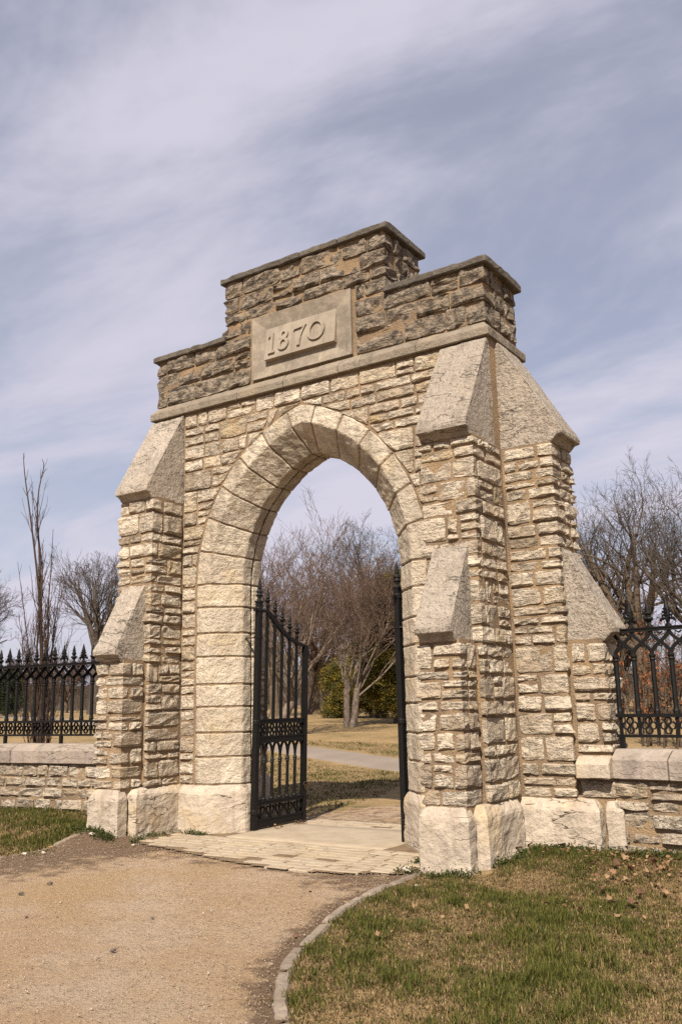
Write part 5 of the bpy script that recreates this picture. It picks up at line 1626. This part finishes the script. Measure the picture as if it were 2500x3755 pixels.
def on_ground(u, v_):
    d = fwd + r2 * ((u - 1250) / 3278.75) - u2 * ((v_ - 1877.5) / 3278.75); t = -CAM.z / d.z
    return CAM.x + d.x * t, CAM.y + d.y * t
for i, (u, v_, s, col, lb) in enumerate((
    (336, 3094, 0.035, W_, 'whitish stone lying on the dirt in front of the left buttress'),
    (90, 3136, 0.035, W_, 'whitish stone beside the left kerb'),
    (160, 3130, 0.024, W_, 'small whitish stone on the dirt below the left kerb'),
    (445, 3084, 0.030, W_, 'flat whitish stone near the foot of the left buttress'),
    (490, 3102, 0.020, W_, 'small pale stone on the dirt near the paving'),
    (1490, 3197, 0.055, W_, 'flat pale stone at the corner of the right plinth'),
    (1526, 3252, 0.022, W_, 'small white stone in the grass by the kerb'),
    (77, 3281, 0.022, DK, 'dark angular stone on the gravel at the left'),
    (97, 3365, 0.014, DK, 'small dark stone on the gravel below the larger dark one'),
    (415, 3490, 0.018, DK, 'dark lump in the middle of the gravel'),
    (1086, 3438, 0.016, (0.16, 0.08, 0.05), 'small reddish stone against the kerb'),
    (560, 3370, 0.012, DK, 'small dark stone on the gravel right of centre'),
    (185, 3243, 0.022, DK, 'flat dark stone chip near the left dirt margin'))):
    x, y = on_ground(u, v_); rock('loose_stone', lb, x, y, s, col, 0.5, i * 2.3, 'loose stones on the gravel')
leaf_me = []
for k in range(4):
    n = 9; v = []
    for i in range(n):
        t = i / (n - 1); w = (math.sin(math.pi * min(1, t * 1.08)) ** 0.8) * (0.30 + 0.10 * math.sin(t * 19 + k)); cz = 0.30 * math.sin(t * 3.0 + k) + 0.15 * (t - .5)
        v += [(t - 0.5, -w, cz + 0.22 + 0.1 * math.sin(k + t * 7)), (t - 0.5, 0, cz), (t - 0.5, w, cz + 0.18 + 0.12 * math.cos(k * 2 + t * 6))]
    f = []
    for i in range(n - 1):
        for j in range(2): f.append((i * 3 + j, i * 3 + j + 1, i * 3 + 4 + j, i * 3 + 3 + j))
    me = bpy.data.meshes.new('fallen_leaf'); me.from_pydata(v, [], f); me.materials.append(M['leafy'])
    me.polygons.foreach_set('use_smooth', [True] * len(f)); set_tint(me, [(0.20, 0.10, 0.055), (0.28, 0.16, 0.085), (0.15, 0.08, 0.048), (0.34, 0.22, 0.125)][k]); me.update(); leaf_me.append(me)
LEAF_PX = [(2238, 3225), (2250, 3240), (2265, 3215), (2228, 3245), (2320, 3235), (2330, 3255), (2318, 3320), (2380, 3240), (2405, 3220), (2425, 3235), (2410, 3262), (2445, 3290), (2475, 3300), (2300, 3165), (2325, 3185), (2295, 3195), (1890, 3140), (1905, 3152), (2060, 3148), (2110, 3150), (1950, 3145), (2005, 3330), (2130, 3345), (2265, 3370), (2440, 3225), (2470, 3245), (2350, 3290), (2240, 3310), (2390, 3205), (2455, 3200), (2210, 3275), (2300, 3255)]
for i, (u, v_) in enumerate(LEAF_PX):
    x, y = on_ground(u, v_ + 14); o = bpy.data.objects.new('fallen_leaf', leaf_me[i % 4]); link(o)
    s = rng.uniform(0.045, 0.11); o.scale = (s, s, s * 0.8); o.location = (x, y, g1(x, y) + 0.055); o.rotation_euler = (rng.uniform(-.7, .7), rng.uniform(-.7, .7), rng.uniform(0, 6.28))
    tag(o, 'curled dry brown leaf lying in the grass below the right wall', 'leaf', 'fallen leaves by the right wall')
